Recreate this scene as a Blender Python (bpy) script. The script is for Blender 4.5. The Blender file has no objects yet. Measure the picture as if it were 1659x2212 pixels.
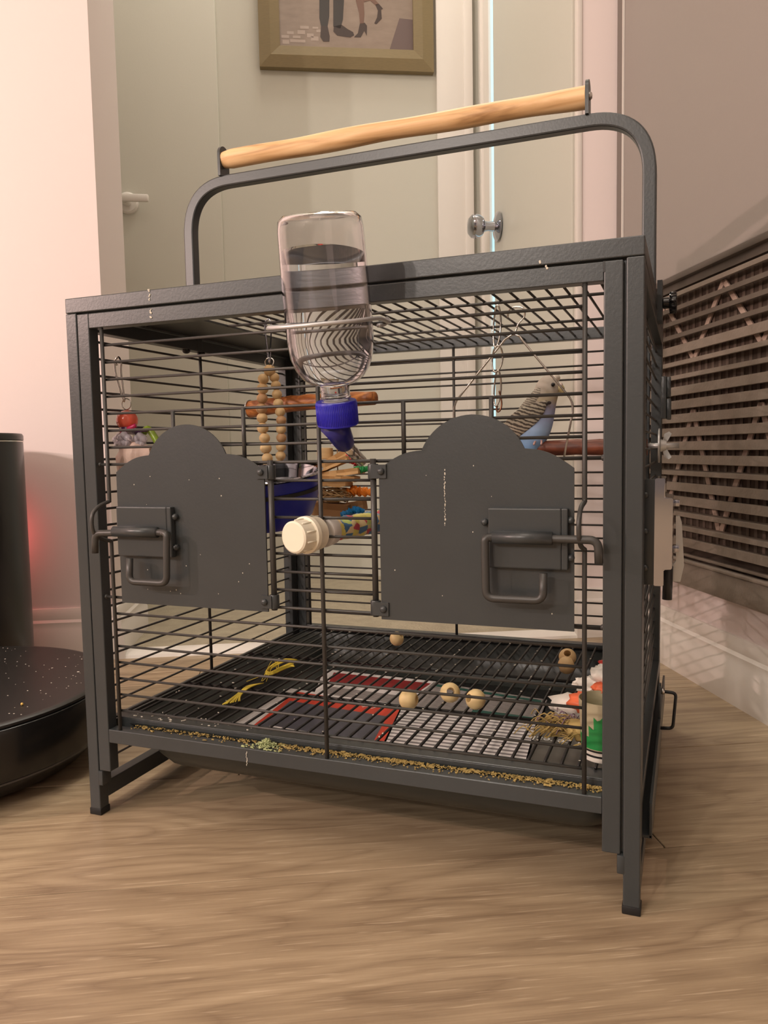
import bpy, bmesh, math, random
from mathutils import Vector, Matrix
random.seed(7)
S = bpy.context.scene
COL = S.collection
PI = math.pi

# ------------------------------------------------------------------ camera, world, lights, exposure
CAM = Vector((0.4823, -0.5212, 0.3149))
RA = math.radians(27.0)                       # the room is turned 27 degrees against the cage
E1 = Vector((math.cos(RA), math.sin(RA), 0)); E2 = Vector((-math.sin(RA), math.cos(RA), 0))
def R(x, y, z=0.0):                           # room coordinates -> world (cage) coordinates
    return Vector((CAM.x, CAM.y, 0)) + E1 * x + E2 * y + Vector((0, 0, z))

cd = bpy.data.cameras.new('camera'); cam = bpy.data.objects.new('camera', cd); COL.objects.link(cam)
cd.sensor_fit = 'HORIZONTAL'; cd.sensor_width = 36.0; cd.lens = 1672.48 / 1659 * 36.0; cd.clip_start = 0.02
yaw, pit, rol = -0.3666, -0.0803, -0.0191
fw = Vector((math.sin(yaw) * math.cos(pit), math.cos(yaw) * math.cos(pit), math.sin(pit)))
rt = Vector((math.cos(yaw), -math.sin(yaw), 0)); up = rt.cross(fw)
r2 = math.cos(rol) * rt + math.sin(rol) * up; u2 = -math.sin(rol) * rt + math.cos(rol) * up
M = Matrix((r2, u2, -fw)).transposed().to_4x4(); M.translation = CAM
cam.matrix_world = M
S.camera = cam

w = bpy.data.worlds.new('world'); S.world = w; w.use_nodes = True
w.node_tree.nodes['Background'].inputs[0].default_value = (1.0, 0.87, 0.76, 1)
w.node_tree.nodes['Background'].inputs[1].default_value = 0.30

def lamp(name, kind, loc, power, color, size=0.05, target=None, size_y=None):
    l = bpy.data.lights.new(name, kind); l.energy = power; l.color = color
    if kind == 'POINT': l.shadow_soft_size = size
    else:
        l.size = size
        if size_y: l.shape = 'RECTANGLE'; l.size_y = size_y
    o = bpy.data.objects.new(name, l); COL.objects.link(o); o.location = loc
    if target is not None:
        o.rotation_euler = (Vector(target) - Vector(loc)).to_track_quat('-Z', 'Y').to_euler()
    return o
# warm bulbs of the room lamp behind the viewer, and the small lamp at the left
for i in (-1, 1):
    for j in range(2):
        lamp('room_bulb', 'POINT', (-0.55 + i * 0.20, -3.1 + 0.1 * j, 1.62 + (j - 0.5) * 0.08), 36.0, (1.0, 0.87, 0.78), 0.03)
lamp('hall_fill', 'AREA', R(0.10, 1.62, 2.38), 10.5, (1.0, 0.93, 0.82), 0.35, R(0.10, 1.62, 0))  # added fill that brightens the hall, not a known fixture
lamp('ceiling_fill', 'AREA', R(-0.3, -0.35, 2.43), 11.0, (1.0, 0.92, 0.82), 0.9, R(-0.3, -0.35, 0))  # added overhead fill, stands in for ambient bounce off the ceiling
lamp('dock_led', 'POINT', R(-0.47, 1.205, 0.20), 0.22, (1.0, 0.12, 0.12), 0.012)
lamp('side_lamp', 'POINT', R(-1.60, -0.08, 1.02), 25.0, (1.0, 0.82, 0.72), 0.018)
lamp('pink_lamp', 'POINT', R(-1.55, 0.35, 0.78), 34.0, (1.0, 0.70, 0.62), 0.010)

vs = S.view_settings
vs.view_transform = 'Standard'; vs.look = 'None'; vs.gamma = 1.0; vs.use_curve_mapping = False
vs.exposure = 0.0

# ------------------------------------------------------------------ materials
def srgb(r, g, b):
    f = lambda c: ((c / 255 + 0.055) / 1.055) ** 2.4 if c / 255 > 0.04045 else c / 255 / 12.92
    return (f(r), f(g), f(b), 1)
MATS = {}
def mat(name, col, rough=0.5, metal=0.0, spec=0.5, bump=0.0, bscale=60.0, var=0.0, vscale=20.0, emit=None, estr=1.0, trans=0.0, sss=0.0, stretch=None):
    m = bpy.data.materials.new(name); m.use_nodes = True; MATS[name] = m
    nt = m.node_tree; N = nt.nodes; L = nt.links; b = N['Principled BSDF']
    b.inputs['Base Color'].default_value = col; b.inputs['Roughness'].default_value = rough
    b.inputs['Metallic'].default_value = metal; b.inputs['Specular IOR Level'].default_value = spec
    if trans: b.inputs['Transmission Weight'].default_value = trans
    if sss: b.inputs['Subsurface Weight'].default_value = sss; b.inputs['Subsurface Radius'].default_value = (0.004, 0.003, 0.002)
    if emit: b.inputs['Emission Color'].default_value = emit; b.inputs['Emission Strength'].default_value = estr
    if bump or var:
        tc = N.new('ShaderNodeTexCoord'); src = tc.outputs['Object']
        if stretch:
            mp = N.new('ShaderNodeMapping'); mp.inputs['Scale'].default_value = stretch; L.new(src, mp.inputs['Vector']); src = mp.outputs[0]
    if var:
        n = N.new('ShaderNodeTexNoise'); n.inputs['Scale'].default_value = vscale; n.inputs['Detail'].default_value = 6
        L.new(src, n.inputs['Vector'])
        mx = N.new('ShaderNodeMix'); mx.data_type = 'RGBA'
        mx.inputs['A'].default_value = tuple(c * (1 - var) for c in col[:3]) + (1,)
        mx.inputs['B'].default_value = tuple(min(1, c * (1 + var)) for c in col[:3]) + (1,)
        L.new(n.outputs['Fac'], mx.inputs['Factor']); L.new(mx.outputs['Result'], b.inputs['Base Color'])
    if bump:
        n2 = N.new('ShaderNodeTexNoise'); n2.inputs['Scale'].default_value = bscale; n2.inputs['Detail'].default_value = 4
        L.new(src, n2.inputs['Vector'])
        bp = N.new('ShaderNodeBump'); bp.inputs['Strength'].default_value = bump; bp.inputs['Distance'].default_value = 0.002
        L.new(n2.outputs['Fac'], bp.inputs['Height']); L.new(bp.outputs[0], b.inputs['Normal'])
    return m
def ramp(nt, stops):
    r = nt.nodes.new('ShaderNodeValToRGB'); e = r.color_ramp.elements
    e[0].position, e[0].color = stops[0]; e[1].position, e[1].color = stops[1]
    for p, c in stops[2:]:
        k = e.new(p); k.color = c
    return r

wall_paint = mat('wall_paint', (0.80, 0.71, 0.69, 1), 0.6, bump=0.05, bscale=300)  # pinkish: bounced pink light put into the wall colour
hall_paint = mat('hall_paint', (0.64, 0.63, 0.555, 1), 0.6, bump=0.05, bscale=300)
trim_paint = mat('trim_paint', (0.80, 0.76, 0.71, 1), 0.4)
door_paint = mat('door_paint', (0.62, 0.62, 0.55, 1), 0.45)
ceil_paint = mat('ceiling_paint', (0.75, 0.72, 0.66, 1), 0.8)
back_paint = mat('far_wall_paint', (0.16, 0.15, 0.15, 1), 0.7)
cagem = mat('powder_coat', (0.038, 0.044, 0.046, 1), 0.34, 0.0, 0.55, bump=0.04, bscale=500, var=0.12, vscale=30)
wirem = mat('wire_coat', (0.045, 0.044, 0.041, 1), 0.40, 0.0, 0.5)
gratem = mat('grate_coat', (0.013, 0.012, 0.011, 1), 0.42)
darkm = mat('black_coat', (0.018, 0.018, 0.018, 1), 0.4)
blackp = mat('black_plastic', (0.012, 0.012, 0.012, 1), 0.28, var=0.3, vscale=8)
blackgloss = mat('black_gloss', (0.006, 0.006, 0.007, 1), 0.12)
rubber = mat('rubber', (0.008, 0.008, 0.008, 1), 0.6)
chrome = mat('chrome', (0.46, 0.47, 0.52, 1), 0.08, 1.0)
steel = mat('steel', (0.62, 0.60, 0.56, 1), 0.22, 1.0)
zinc = mat('zinc', (0.55, 0.56, 0.55, 1), 0.38, 0.7)
galv = mat('galvanised', (0.55, 0.56, 0.57, 1), 0.4, 0.6)
whitep = mat('white_plastic', (0.82, 0.77, 0.62, 1), 0.35, sss=0.1)
bluep = mat('blue_plastic', (0.015, 0.012, 0.42, 1), 0.35)
navyp = mat('navy_plastic', (0.010, 0.010, 0.16, 1), 0.35)
bluedish = mat('dish_blue', (0.012, 0.022, 0.36, 1), 0.35)
beadwood = mat('bead_wood', srgb(214, 182, 132), 0.55, var=0.10, vscale=90, stretch=(1, 1, 5))
beadpale = mat('bead_pale', srgb(232, 206, 150), 0.5, var=0.06, vscale=90)
beadwood2 = mat('bead_wood_dark', srgb(186, 146, 104), 0.55, var=0.10, vscale=90, stretch=(1, 1, 5))
redp = mat('red_bead', (0.62, 0.045, 0.035, 1), 0.2, sss=0.1)
coralp = mat('coral_bead', (0.92, 0.17, 0.10, 1), 0.18, trans=0.25)
pinkp = mat('pink_plastic', (0.62, 0.02, 0.12, 1), 0.25)
purplep = mat('purple_plastic', (0.07, 0.02, 0.08, 1), 0.25)
limep = mat('lime_plastic', (0.28, 0.42, 0.04, 1), 0.25)
clearp = mat('clear_lilac', (0.92, 0.88, 0.97, 1), 0.10, trans=0.6)
pinkbag = mat('shell_pink', srgb(240, 206, 192), 0.5, var=0.25, vscale=70, bump=0.6, bscale=60)
kraft = mat('kraft_card', srgb(196, 156, 104), 0.7, var=0.14, vscale=60, bump=0.2, bscale=120)
kraftd = mat('kraft_dark', srgb(150, 112, 72), 0.7, var=0.14, vscale=60)
raffia = mat('raffia', srgb(190, 158, 112), 0.7)
paper_red = mat('crinkle_red', (0.60, 0.04, 0.06, 1), 0.6)
paper_green = mat('crinkle_green', (0.02, 0.26, 0.07, 1), 0.6)
paper_orange = mat('crinkle_orange', (0.72, 0.20, 0.01, 1), 0.6)
paper_blue = mat('crinkle_blue', (0.01, 0.22, 0.55, 1), 0.35)
yellowstr = mat('yellow_fibre', srgb(222, 200, 70), 0.7)
straw = mat('straw', srgb(176, 152, 92), 0.7, var=0.2, vscale=60)
lilacstr = mat('lilac_fibre', srgb(128, 106, 122), 0.7)
seedm = mat('seed', srgb(164, 142, 84), 0.8, var=0.5, vscale=260)
greenseed = mat('green_seed', srgb(170, 180, 130), 0.7, var=0.35, vscale=400)
whiteflake = mat('white_flake', srgb(225, 220, 205), 0.7)
paperw = mat('paper_white', (0.86, 0.83, 0.82, 1), 0.6)
paperd = mat('print_dark', srgb(88, 88, 100), 0.35, var=0.5, vscale=50)
paperred = mat('print_red', (0.72, 0.06, 0.025, 1), 0.5)
papermaroon = mat('print_maroon', (0.30, 0.012, 0.014, 1), 0.5)
papergreen = mat('print_green', (0.01, 0.10, 0.075, 1), 0.5)
papergrey = mat('print_grey', srgb(98, 95, 88), 0.5, var=0.4, vscale=40)
printwhite = mat('print_white', (0.8, 0.78, 0.74, 1), 0.5)
foodprint = mat('print_food', srgb(160, 88, 64), 0.5, var=0.6, vscale=60)
orangep = mat('packet_orange', (0.78, 0.16, 0.06, 1), 0.45, var=0.2, vscale=60)
packetw = mat('packet_white', (0.80, 0.76, 0.68, 1), 0.45, bump=0.3, bscale=60)
cupgreen = mat('cup_green', (0.02, 0.26, 0.06, 1), 0.4, var=0.25, vscale=50)
cupgrey = mat('cup_grey', srgb(178, 168, 138), 0.5, var=0.12, vscale=50)
taupe = mat('furnace_enamel', (0.37, 0.335, 0.31, 1), 0.45, bump=0.04, bscale=400)
lipm = mat('furnace_lip', (0.085, 0.068, 0.055, 1), 0.5)
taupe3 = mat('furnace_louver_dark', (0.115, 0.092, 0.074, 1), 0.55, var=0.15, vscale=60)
taupe2 = mat('furnace_louver', (0.205, 0.168, 0.136, 1), 0.55, var=0.18, vscale=60, bump=0.2, bscale=300)
taupedark = mat('furnace_interior', (0.085, 0.060, 0.045, 1), 0.8, var=0.3, vscale=60)
finm = mat('furnace_fin', (0.15, 0.11, 0.085, 1), 0.7)
strutm = mat('furnace_strut', (0.55, 0.42, 0.34, 1), 0.6)
framewood = mat('frame_wood', srgb(132, 116, 82), 0.55, var=0.15, vscale=12, stretch=(8, 1, 60))
photo_ground = mat('photo_street', srgb(150, 134, 122), 0.35, var=0.25, vscale=26, stretch=(1, 1, 3))
photo_stone = mat('photo_stone', srgb(176, 160, 150), 0.35)
photo_shadow = mat('photo_shade', srgb(112, 96, 94), 0.35)
photo_dark = mat('photo_trouser', srgb(62, 58, 56), 0.35)
photo_skin = mat('photo_skin', srgb(120, 92, 80), 0.35)
photo_shoe = mat('photo_shoe', srgb(70, 58, 54), 0.35)
carpet_m = mat('carpet', srgb(172, 162, 142), 0.95, spec=0.1, bump=1.0, bscale=220, var=0.22, vscale=40)
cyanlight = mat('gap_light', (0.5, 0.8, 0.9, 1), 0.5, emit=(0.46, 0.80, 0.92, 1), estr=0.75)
trayin = mat('tray_liner', (0.012, 0.013, 0.012, 1), 0.14, bump=1.0, bscale=90)
traym = mat('tray_metal', (0.028, 0.033, 0.030, 1), 0.35)
beakm = mat('beak', srgb(190, 176, 130), 0.4)
cerem = mat('cere', srgb(226, 208, 196), 0.45)
eyem = mat('eye', (0.004, 0.004, 0.004, 1), 0.05)
footm = mat('bird_foot', srgb(200, 160, 150), 0.5)
whiteline = mat('paint_chip', srgb(205, 200, 185), 0.7)

def glass(name, col, ior, rough=0.0):
    m = bpy.data.materials.new(name); m.use_nodes = True; nt = m.node_tree
    nt.nodes.remove(nt.nodes['Principled BSDF']); g = nt.nodes.new('ShaderNodeBsdfGlass')
    g.inputs[0].default_value = col; g.inputs[1].default_value = rough; g.inputs[2].default_value = ior
    nt.links.new(g.outputs[0], nt.nodes['Material Output'].inputs[0]); MATS[name] = m
    return m
bottleglass = glass('bottle_plastic', (0.97, 0.96, 0.97, 1), 1.38)
waterm = glass('water', (0.96, 0.98, 0.99, 1), 1.33)

def wood_floor():
    m = bpy.data.materials.new('oak_vinyl'); m.use_nodes = True; nt = m.node_tree; N = nt.nodes; L = nt.links
    b = N['Principled BSDF']
    tc = N.new('ShaderNodeTexCoord'); oi = N.new('ShaderNodeObjectInfo')
    cmb = N.new('ShaderNodeVectorMath'); cmb.operation = 'MULTIPLY_ADD'
    L.new(oi.outputs['Random'], cmb.inputs[0]); cmb.inputs[1].default_value = (7.0, 3.0, 5.0); L.new(tc.outputs['Object'], cmb.inputs[2])
    # large cathedral figure: noise stretched along the board, read as contour lines
    mp = N.new('ShaderNodeMapping'); mp.inputs['Scale'].default_value = (1.5, 9.0, 1.0); L.new(cmb.outputs[0], mp.inputs[0])
    n1 = N.new('ShaderNodeTexNoise'); n1.inputs['Scale'].default_value = 1.6; n1.inputs['Detail'].default_value = 2.5; n1.inputs['Roughness'].default_value = 0.4
    L.new(mp.outputs[0], n1.inputs['Vector'])
    mul = N.new('ShaderNodeMath'); mul.operation = 'MULTIPLY'; mul.inputs[1].default_value = 30.0; L.new(n1.outputs['Fac'], mul.inputs[0])
    fr = N.new('ShaderNodeMath'); fr.operation = 'PINGPONG'; fr.inputs[1].default_value = 1.0; L.new(mul.outputs[0], fr.inputs[0])
    # fine pores
    mp2 = N.new('ShaderNodeMapping'); mp2.inputs['Scale'].default_value = (9.0, 330.0, 1.0); L.new(cmb.outputs[0], mp2.inputs[0])
    n2 = N.new('ShaderNodeTexNoise'); n2.inputs['Scale'].default_value = 2.0; n2.inputs['Detail'].default_value = 5; L.new(mp2.outputs[0], n2.inputs['Vector'])
    mp3 = N.new('ShaderNodeMapping'); mp3.inputs['Scale'].default_value = (2.2, 28.0, 1.0); L.new(cmb.outputs[0], mp3.inputs[0])
    n3 = N.new('ShaderNodeTexNoise'); n3.inputs['Scale'].default_value = 2.0; n3.inputs['Detail'].default_value = 5; L.new(mp3.outputs[0], n3.inputs['Vector'])
    pw = N.new('ShaderNodeMath'); pw.operation = 'POWER'; pw.inputs[1].default_value = 0.55; L.new(fr.outputs[0], pw.inputs[0]); fr = pw
    a1 = N.new('ShaderNodeMath'); a1.operation = 'MULTIPLY_ADD'; a1.inputs[1].default_value = 0.17; L.new(fr.outputs[0], a1.inputs[0])
    a2 = N.new('ShaderNodeMath'); a2.operation = 'MULTIPLY'; a2.inputs[1].default_value = 0.30; L.new(n2.outputs['Fac'], a2.inputs[0]); L.new(a2.outputs[0], a1.inputs[2])
    a3 = N.new('ShaderNodeMath'); a3.operation = 'MULTIPLY_ADD'; a3.inputs[1].default_value = 0.50; L.new(n3.outputs['Fac'], a3.inputs[0]); L.new(a1.outputs[0], a3.inputs[2])
    r = ramp(nt, [(0.34, srgb(134, 115, 92)), (1.0, srgb(210, 192, 164)), (0.55, srgb(164, 145, 118)), (0.75, srgb(184, 165, 137))])
    L.new(a3.outputs[0], r.inputs[0])
    mp4 = N.new('ShaderNodeMapping'); mp4.inputs['Scale'].default_value = (16.0, 300.0, 1.0); L.new(cmb.outputs[0], mp4.inputs[0])
    n4 = N.new('ShaderNodeTexNoise'); n4.inputs['Scale'].default_value = 1.7; n4.inputs['Detail'].default_value = 2; L.new(mp4.outputs[0], n4.inputs['Vector'])
    r4 = ramp(nt, [(0.60, (0, 0, 0, 1)), (0.72, (0.38, 0.38, 0.38, 1))]); L.new(n4.outputs['Fac'], r4.inputs[0])
    mx = N.new('ShaderNodeMix'); mx.data_type = 'RGBA'; L.new(r4.outputs[0], mx.inputs['Factor']); L.new(r.outputs[0], mx.inputs['A']); mx.inputs['B'].default_value = srgb(214, 196, 168)
    L.new(mx.outputs['Result'], b.inputs['Base Color'])
    b.inputs['Roughness'].default_value = 0.33; b.inputs['Specular IOR Level'].default_value = 0.4
    bp = N.new('ShaderNodeBump'); bp.inputs['Strength'].default_value = 0.12; bp.inputs['Distance'].default_value = 0.001
    L.new(n2.outputs['Fac'], bp.inputs['Height']); L.new(bp.outputs[0], b.inputs['Normal'])
    return m
floorm = wood_floor()

def grain_wood(name, stops, axis_scale, scale=3.0, rough=0.5):
    m = bpy.data.materials.new(name); m.use_nodes = True; nt = m.node_tree; N = nt.nodes; L = nt.links; b = N['Principled BSDF']
    tc = N.new('ShaderNodeTexCoord'); mp = N.new('ShaderNodeMapping'); mp.inputs['Scale'].default_value = axis_scale
    L.new(tc.outputs['Object'], mp.inputs[0])
    n = N.new('ShaderNodeTexNoise'); n.inputs['Scale'].default_value = scale; n.inputs['Detail'].default_value = 7; n.inputs['Distortion'].default_value = 0.8
    L.new(mp.outputs[0], n.inputs['Vector']); r = ramp(nt, stops); L.new(n.outputs['Fac'], r.inputs[0]); L.new(r.outputs[0], b.inputs['Base Color'])
    b.inputs['Roughness'].default_value = rough
    bp = N.new('ShaderNodeBump'); bp.inputs['Strength'].default_value = 0.25; bp.inputs['Distance'].default_value = 0.001
    L.new(n.outputs['Fac'], bp.inputs['Height']); L.new(bp.outputs[0], b.inputs['Normal'])
    MATS[name] = m
    return m
gripwood = grain_wood('grip_wood', [(0.28, srgb(160, 118, 74)), (0.74, srgb(244, 210, 160)), (0.45, srgb(218, 176, 124)), (0.58, srgb(232, 194, 144))], (5, 60, 60), 2.0, 0.5)
perchwood = grain_wood('perch_bark', [(0.30, srgb(112, 62, 28)), (0.72, srgb(214, 148, 82)), (0.48, srgb(156, 92, 42)), (0.60, srgb(186, 118, 58))], (12, 50, 50), 3.0, 0.45)
perchred = grain_wood('perch_red', [(0.30, srgb(72, 36, 24)), (0.72, srgb(136, 76, 50)), (0.48, srgb(104, 54, 36)), (0.60, srgb(120, 64, 42))], (12, 40, 40), 3.0, 0.45)

def cells_mat():
    m = bpy.data.materials.new('pebble_cells'); m.use_nodes = True; nt = m.node_tree; N = nt.nodes; L = nt.links; b = N['Principled BSDF']
    tc = N.new('ShaderNodeTexCoord'); v = N.new('ShaderNodeTexVoronoi'); v.inputs['Scale'].default_value = 150
    L.new(tc.outputs['Object'], v.inputs['Vector'])
    sp = N.new('ShaderNodeSeparateColor'); L.new(v.outputs['Color'], sp.inputs[0])
    r = ramp(nt, [(0.0, srgb(84, 130, 175)), (0.20, srgb(232, 222, 120)), (0.42, srgb(212, 84, 100)), (0.58, srgb(200, 222, 130)), (0.76, srgb(165, 190, 205)), (0.88, srgb(238, 216, 165))])
    r.color_ramp.interpolation = 'CONSTANT'; L.new(sp.outputs[0], r.inputs[0]); L.new(r.outputs[0], b.inputs['Base Color'])
    b.inputs['Roughness'].default_value = 0.5
    return m
cellsm = cells_mat()

def print_lines(name, base, ink, rows, wscale):
    # rows of small print: flat lettering too small to read
    m = bpy.data.materials.new(name); m.use_nodes = True; nt = m.node_tree; N = nt.nodes; L = nt.links; b = N['Principled BSDF']
    tc = N.new('ShaderNodeTexCoord'); sx = N.new('ShaderNodeSeparateXYZ'); L.new(tc.outputs['Object'], sx.inputs[0])
    my = N.new('ShaderNodeMath'); my.operation = 'MULTIPLY'; my.inputs[1].default_value = rows; L.new(sx.outputs['Y'], my.inputs[0])
    pp = N.new('ShaderNodeMath'); pp.operation = 'FRACT'; L.new(my.outputs[0], pp.inputs[0])
    gt = N.new('ShaderNodeMath'); gt.operation = 'GREATER_THAN'; gt.inputs[1].default_value = 0.55; L.new(pp.outputs[0], gt.inputs[0])
    mp = N.new('ShaderNodeMapping'); mp.inputs['Scale'].default_value = (wscale, rows * 0.5, 1); L.new(tc.outputs['Object'], mp.inputs[0])
    n = N.new('ShaderNodeTexNoise'); n.inputs['Scale'].default_value = 1.0; n.inputs['Detail'].default_value = 3; L.new(mp.outputs[0], n.inputs['Vector'])
    g2 = N.new('ShaderNodeMath'); g2.operation = 'GREATER_THAN'; g2.inputs[1].default_value = 0.30; L.new(n.outputs['Fac'], g2.inputs[0])
    ml = N.new('ShaderNodeMath'); ml.operation = 'MULTIPLY'; L.new(gt.outputs[0], ml.inputs[0]); L.new(g2.outputs[0], ml.inputs[1])
    mx = N.new('ShaderNodeMix'); mx.data_type = 'RGBA'; mx.inputs['A'].default_value = base; mx.inputs['B'].default_value = ink
    L.new(ml.outputs[0], mx.inputs['Factor']); L.new(mx.outputs['Result'], b.inputs['Base Color']); b.inputs['Roughness'].default_value = 0.55
    return m
textpage = print_lines('text_page', (0.86, 0.83, 0.82, 1), srgb(136, 130, 132), 120, 90)
textpage2 = print_lines('text_page_small', (0.52, 0.48, 0.46, 1), srgb(84, 76, 76), 260, 60)

def bird_mat(name, kind):
    m = bpy.data.materials.new(name); m.use_nodes = True; nt = m.node_tree; N = nt.nodes; L = nt.links; b = N['Principled BSDF']
    tc = N.new('ShaderNodeTexCoord'); sx = N.new('ShaderNodeSeparateXYZ'); L.new(tc.outputs['Object'], sx.inputs[0])
    nz = N.new('ShaderNodeTexNoise'); nz.inputs['Scale'].default_value = 160; nz.inputs['Detail'].default_value = 3
    L.new(tc.outputs['Object'], nz.inputs['Vector'])
    if kind == 'body':      # height (object Z, from the perch): blue belly, yellowish bib, grey-white face
        ad = N.new('ShaderNodeMath'); ad.operation = 'MULTIPLY_ADD'; ad.inputs[1].default_value = 0.010; L.new(nz.outputs['Fac'], ad.inputs[0]); L.new(sx.outputs['Z'], ad.inputs[2])
        mr = N.new('ShaderNodeMapRange'); mr.inputs[1].default_value = 0.0; mr.inputs[2].default_value = 0.08; L.new(ad.outputs[0], mr.inputs[0])
        r = ramp(nt, [(0.0, srgb(140, 182, 232)), (1.0, srgb(206, 200, 188)), (0.20, srgb(172, 204, 244)), (0.34, srgb(172, 188, 232)), (0.44, srgb(168, 172, 204)), (0.54, srgb(196, 186, 160)), (0.66, srgb(186, 178, 166)), (0.82, srgb(172, 164, 152))])
        L.new(mr.outputs[0], r.inputs[0])
        v = N.new('ShaderNodeTexNoise'); v.inputs['Scale'].default_value = 55; L.new(tc.outputs['Object'], v.inputs['Vector'])
        mx = N.new('ShaderNodeMix'); mx.data_type = 'RGBA'; mx.blend_type = 'MULTIPLY'; mx.inputs['Factor'].default_value = 0.35
        L.new(r.outputs[0], mx.inputs['A']); L.new(v.outputs['Color'], mx.inputs['B'])
        # nape bars: fine dark waves on the back of the head
        L.new(r.outputs[0], b.inputs['Base Color'])
    else:                   # wing and mantle: dark scalloped bars on grey
        mp = N.new('ShaderNodeMapping'); mp.inputs['Rotation'].default_value = (0, math.radians(-18), 0); L.new(tc.outputs['Object'], mp.inputs[0])
        wv = N.new('ShaderNodeTexWave'); wv.wave_type = 'BANDS'; wv.bands_direction = 'Z'; wv.inputs['Scale'].default_value = 95 if kind == 'wing' else 150
        wv.inputs['Distortion'].default_value = 3.5; wv.inputs['Detail'].default_value = 2; wv.inputs['Detail Scale'].default_value = 2.0
        L.new(mp.outputs[0], wv.inputs['Vector'])
        r = ramp(nt, [(0.30, srgb(84, 78, 72)), (0.62, srgb(186, 180, 164))]) if kind == 'wing' else ramp(nt, [(0.25, srgb(124, 118, 108)), (0.7, srgb(186, 180, 166))])
        L.new(wv.outputs['Fac'], r.inputs[0]); L.new(r.outputs[0], b.inputs['Base Color'])
    b.inputs['Roughness'].default_value = 0.75; b.inputs['Specular IOR Level'].default_value = 0.2
    bp = N.new('ShaderNodeBump'); bp.inputs['Strength'].default_value = 0.25; bp.inputs['Distance'].default_value = 0.0006
    L.new(nz.outputs['Fac'], bp.inputs['Height']); L.new(bp.outputs[0], b.inputs['Normal'])
    return m
birdbody = bird_mat('budgie_body', 'body'); birdwing = bird_mat('budgie_wing', 'wing'); birdnape = bird_mat('budgie_nape', 'nape')
tailblue = mat('tail_blue', srgb(60, 84, 140), 0.7)

# ------------------------------------------------------------------ mesh helpers
def bm_new(): return bmesh.new()
def box(bm, x0, y0, z0, x1, y1, z1, bev=0.0):
    r = bmesh.ops.create_cube(bm, size=1.0)
    for v in r['verts']:
        v.co = Vector(((x0 + x1) / 2 + v.co.x * (x1 - x0), (y0 + y1) / 2 + v.co.y * (y1 - y0), (z0 + z1) / 2 + v.co.z * (z1 - z0)))
    if bev:
        es = list({e for v in r['verts'] for e in v.link_edges})
        bmesh.ops.bevel(bm, geom=es, offset=bev, segments=2, affect='EDGES', profile=0.5)
    return bm
def frame_of(d):
    d = d.normalized(); a = Vector((0, 0, 1)) if abs(d.z) < 0.9 else Vector((1, 0, 0))
    u = d.cross(a).normalized(); return u, d.cross(u).normalized()
def tube(bm, pts, r, n=8, closed=False, square=False):
    pts = [Vector(p) for p in pts]; m = len(pts); rings = []
    u = None
    for i, p in enumerate(pts):
        if closed: d = (pts[(i + 1) % m] - pts[i - 1])
        else: d = pts[min(i + 1, m - 1)] - pts[max(i - 1, 0)]
        if d.length < 1e-9: d = Vector((0, 0, 1))
        d.normalize()
        if u is None: u, _ = frame_of(d)
        else:
            u = u - d * u.dot(d)
            if u.length < 1e-6: u, _ = frame_of(d)
            u.normalize()
        v = d.cross(u)
        rr = r[i] if isinstance(r, (list, tuple)) else r
        rings.append([bm.verts.new(p + (u * math.cos(2 * PI * (k + 0.5) / n) + v * math.sin(2 * PI * (k + 0.5) / n)) * rr) for k in range(n)])
    for i in range(m if closed else m - 1):
        a, b = rings[i], rings[(i + 1) % m]
        for k in range(n):
            bm.faces.new((a[k], a[(k + 1) % n], b[(k + 1) % n], b[k]))
    if not closed:
        bm.faces.new(rings[0][::-1]); bm.faces.new(rings[-1])
    return bm
def smoothpath(pts, sub=6, closed=False):
    pts = [Vector(p) for p in pts]; out = []; n = len(pts)
    for i in range(n if closed else n - 1):
        g = (lambda k: pts[k % n]) if closed else (lambda k: pts[max(0, min(n - 1, k))])
        p0, p1, p2, p3 = g(i - 1), g(i), g(i + 1), g(i + 2)
        for s in range(sub):
            t = s / sub
            out.append(0.5 * ((2 * p1) + (p2 - p0) * t + (2 * p0 - 5 * p1 + 4 * p2 - p3) * t * t + (3 * p1 - p0 - 3 * p2 + p3) * t ** 3))
    if not closed: out.append(pts[-1])
    return out
def fillet(pts, rad, seg=6):
    pts = [Vector(p) for p in pts]; out = [pts[0]]
    for i in range(1, len(pts) - 1):
        a, b, c = pts[i - 1], pts[i], pts[i + 1]
        rr = min(rad, (a - b).length * 0.49, (c - b).length * 0.49)
        p, q = b + (a - b).normalized() * rr, b + (c - b).normalized() * rr
        for k in range(seg + 1):
            t = k / seg
            out.append(p * (1 - t) ** 2 + b * 2 * t * (1 - t) + q * t * t)
    out.append(pts[-1]); return out
def lathe(bm, prof, o, axis=(0, 0, 1), n=32, close=True):
    o = Vector(o); d = Vector(axis).normalized(); u, v = frame_of(d); rings = []
    for (r, h) in prof:
        rings.append([bm.verts.new(o + d * h + (u * math.cos(2 * PI * k / n) + v * math.sin(2 * PI * k / n)) * max(r, 1e-5)) for k in range(n)])
    for a, b in zip(rings, rings[1:]):
        for k in range(n): bm.faces.new((a[k], a[(k + 1) % n], b[(k + 1) % n], b[k]))
    if close:
        bm.faces.new(rings[0][::-1]); bm.faces.new(rings[-1])
    bmesh.ops.recalc_face_normals(bm, faces=bm.faces[:])
    return bm
def ball(bm, c, r, n=16, sx=1, sy=1, sz=1):
    q = bmesh.ops.create_uvsphere(bm, u_segments=n, v_segments=max(6, n // 2 + 2), radius=r)
    for v in q['verts']: v.co = Vector((c[0] + v.co.x * sx, c[1] + v.co.y * sy, c[2] + v.co.z * sz))
    return bm
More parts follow.
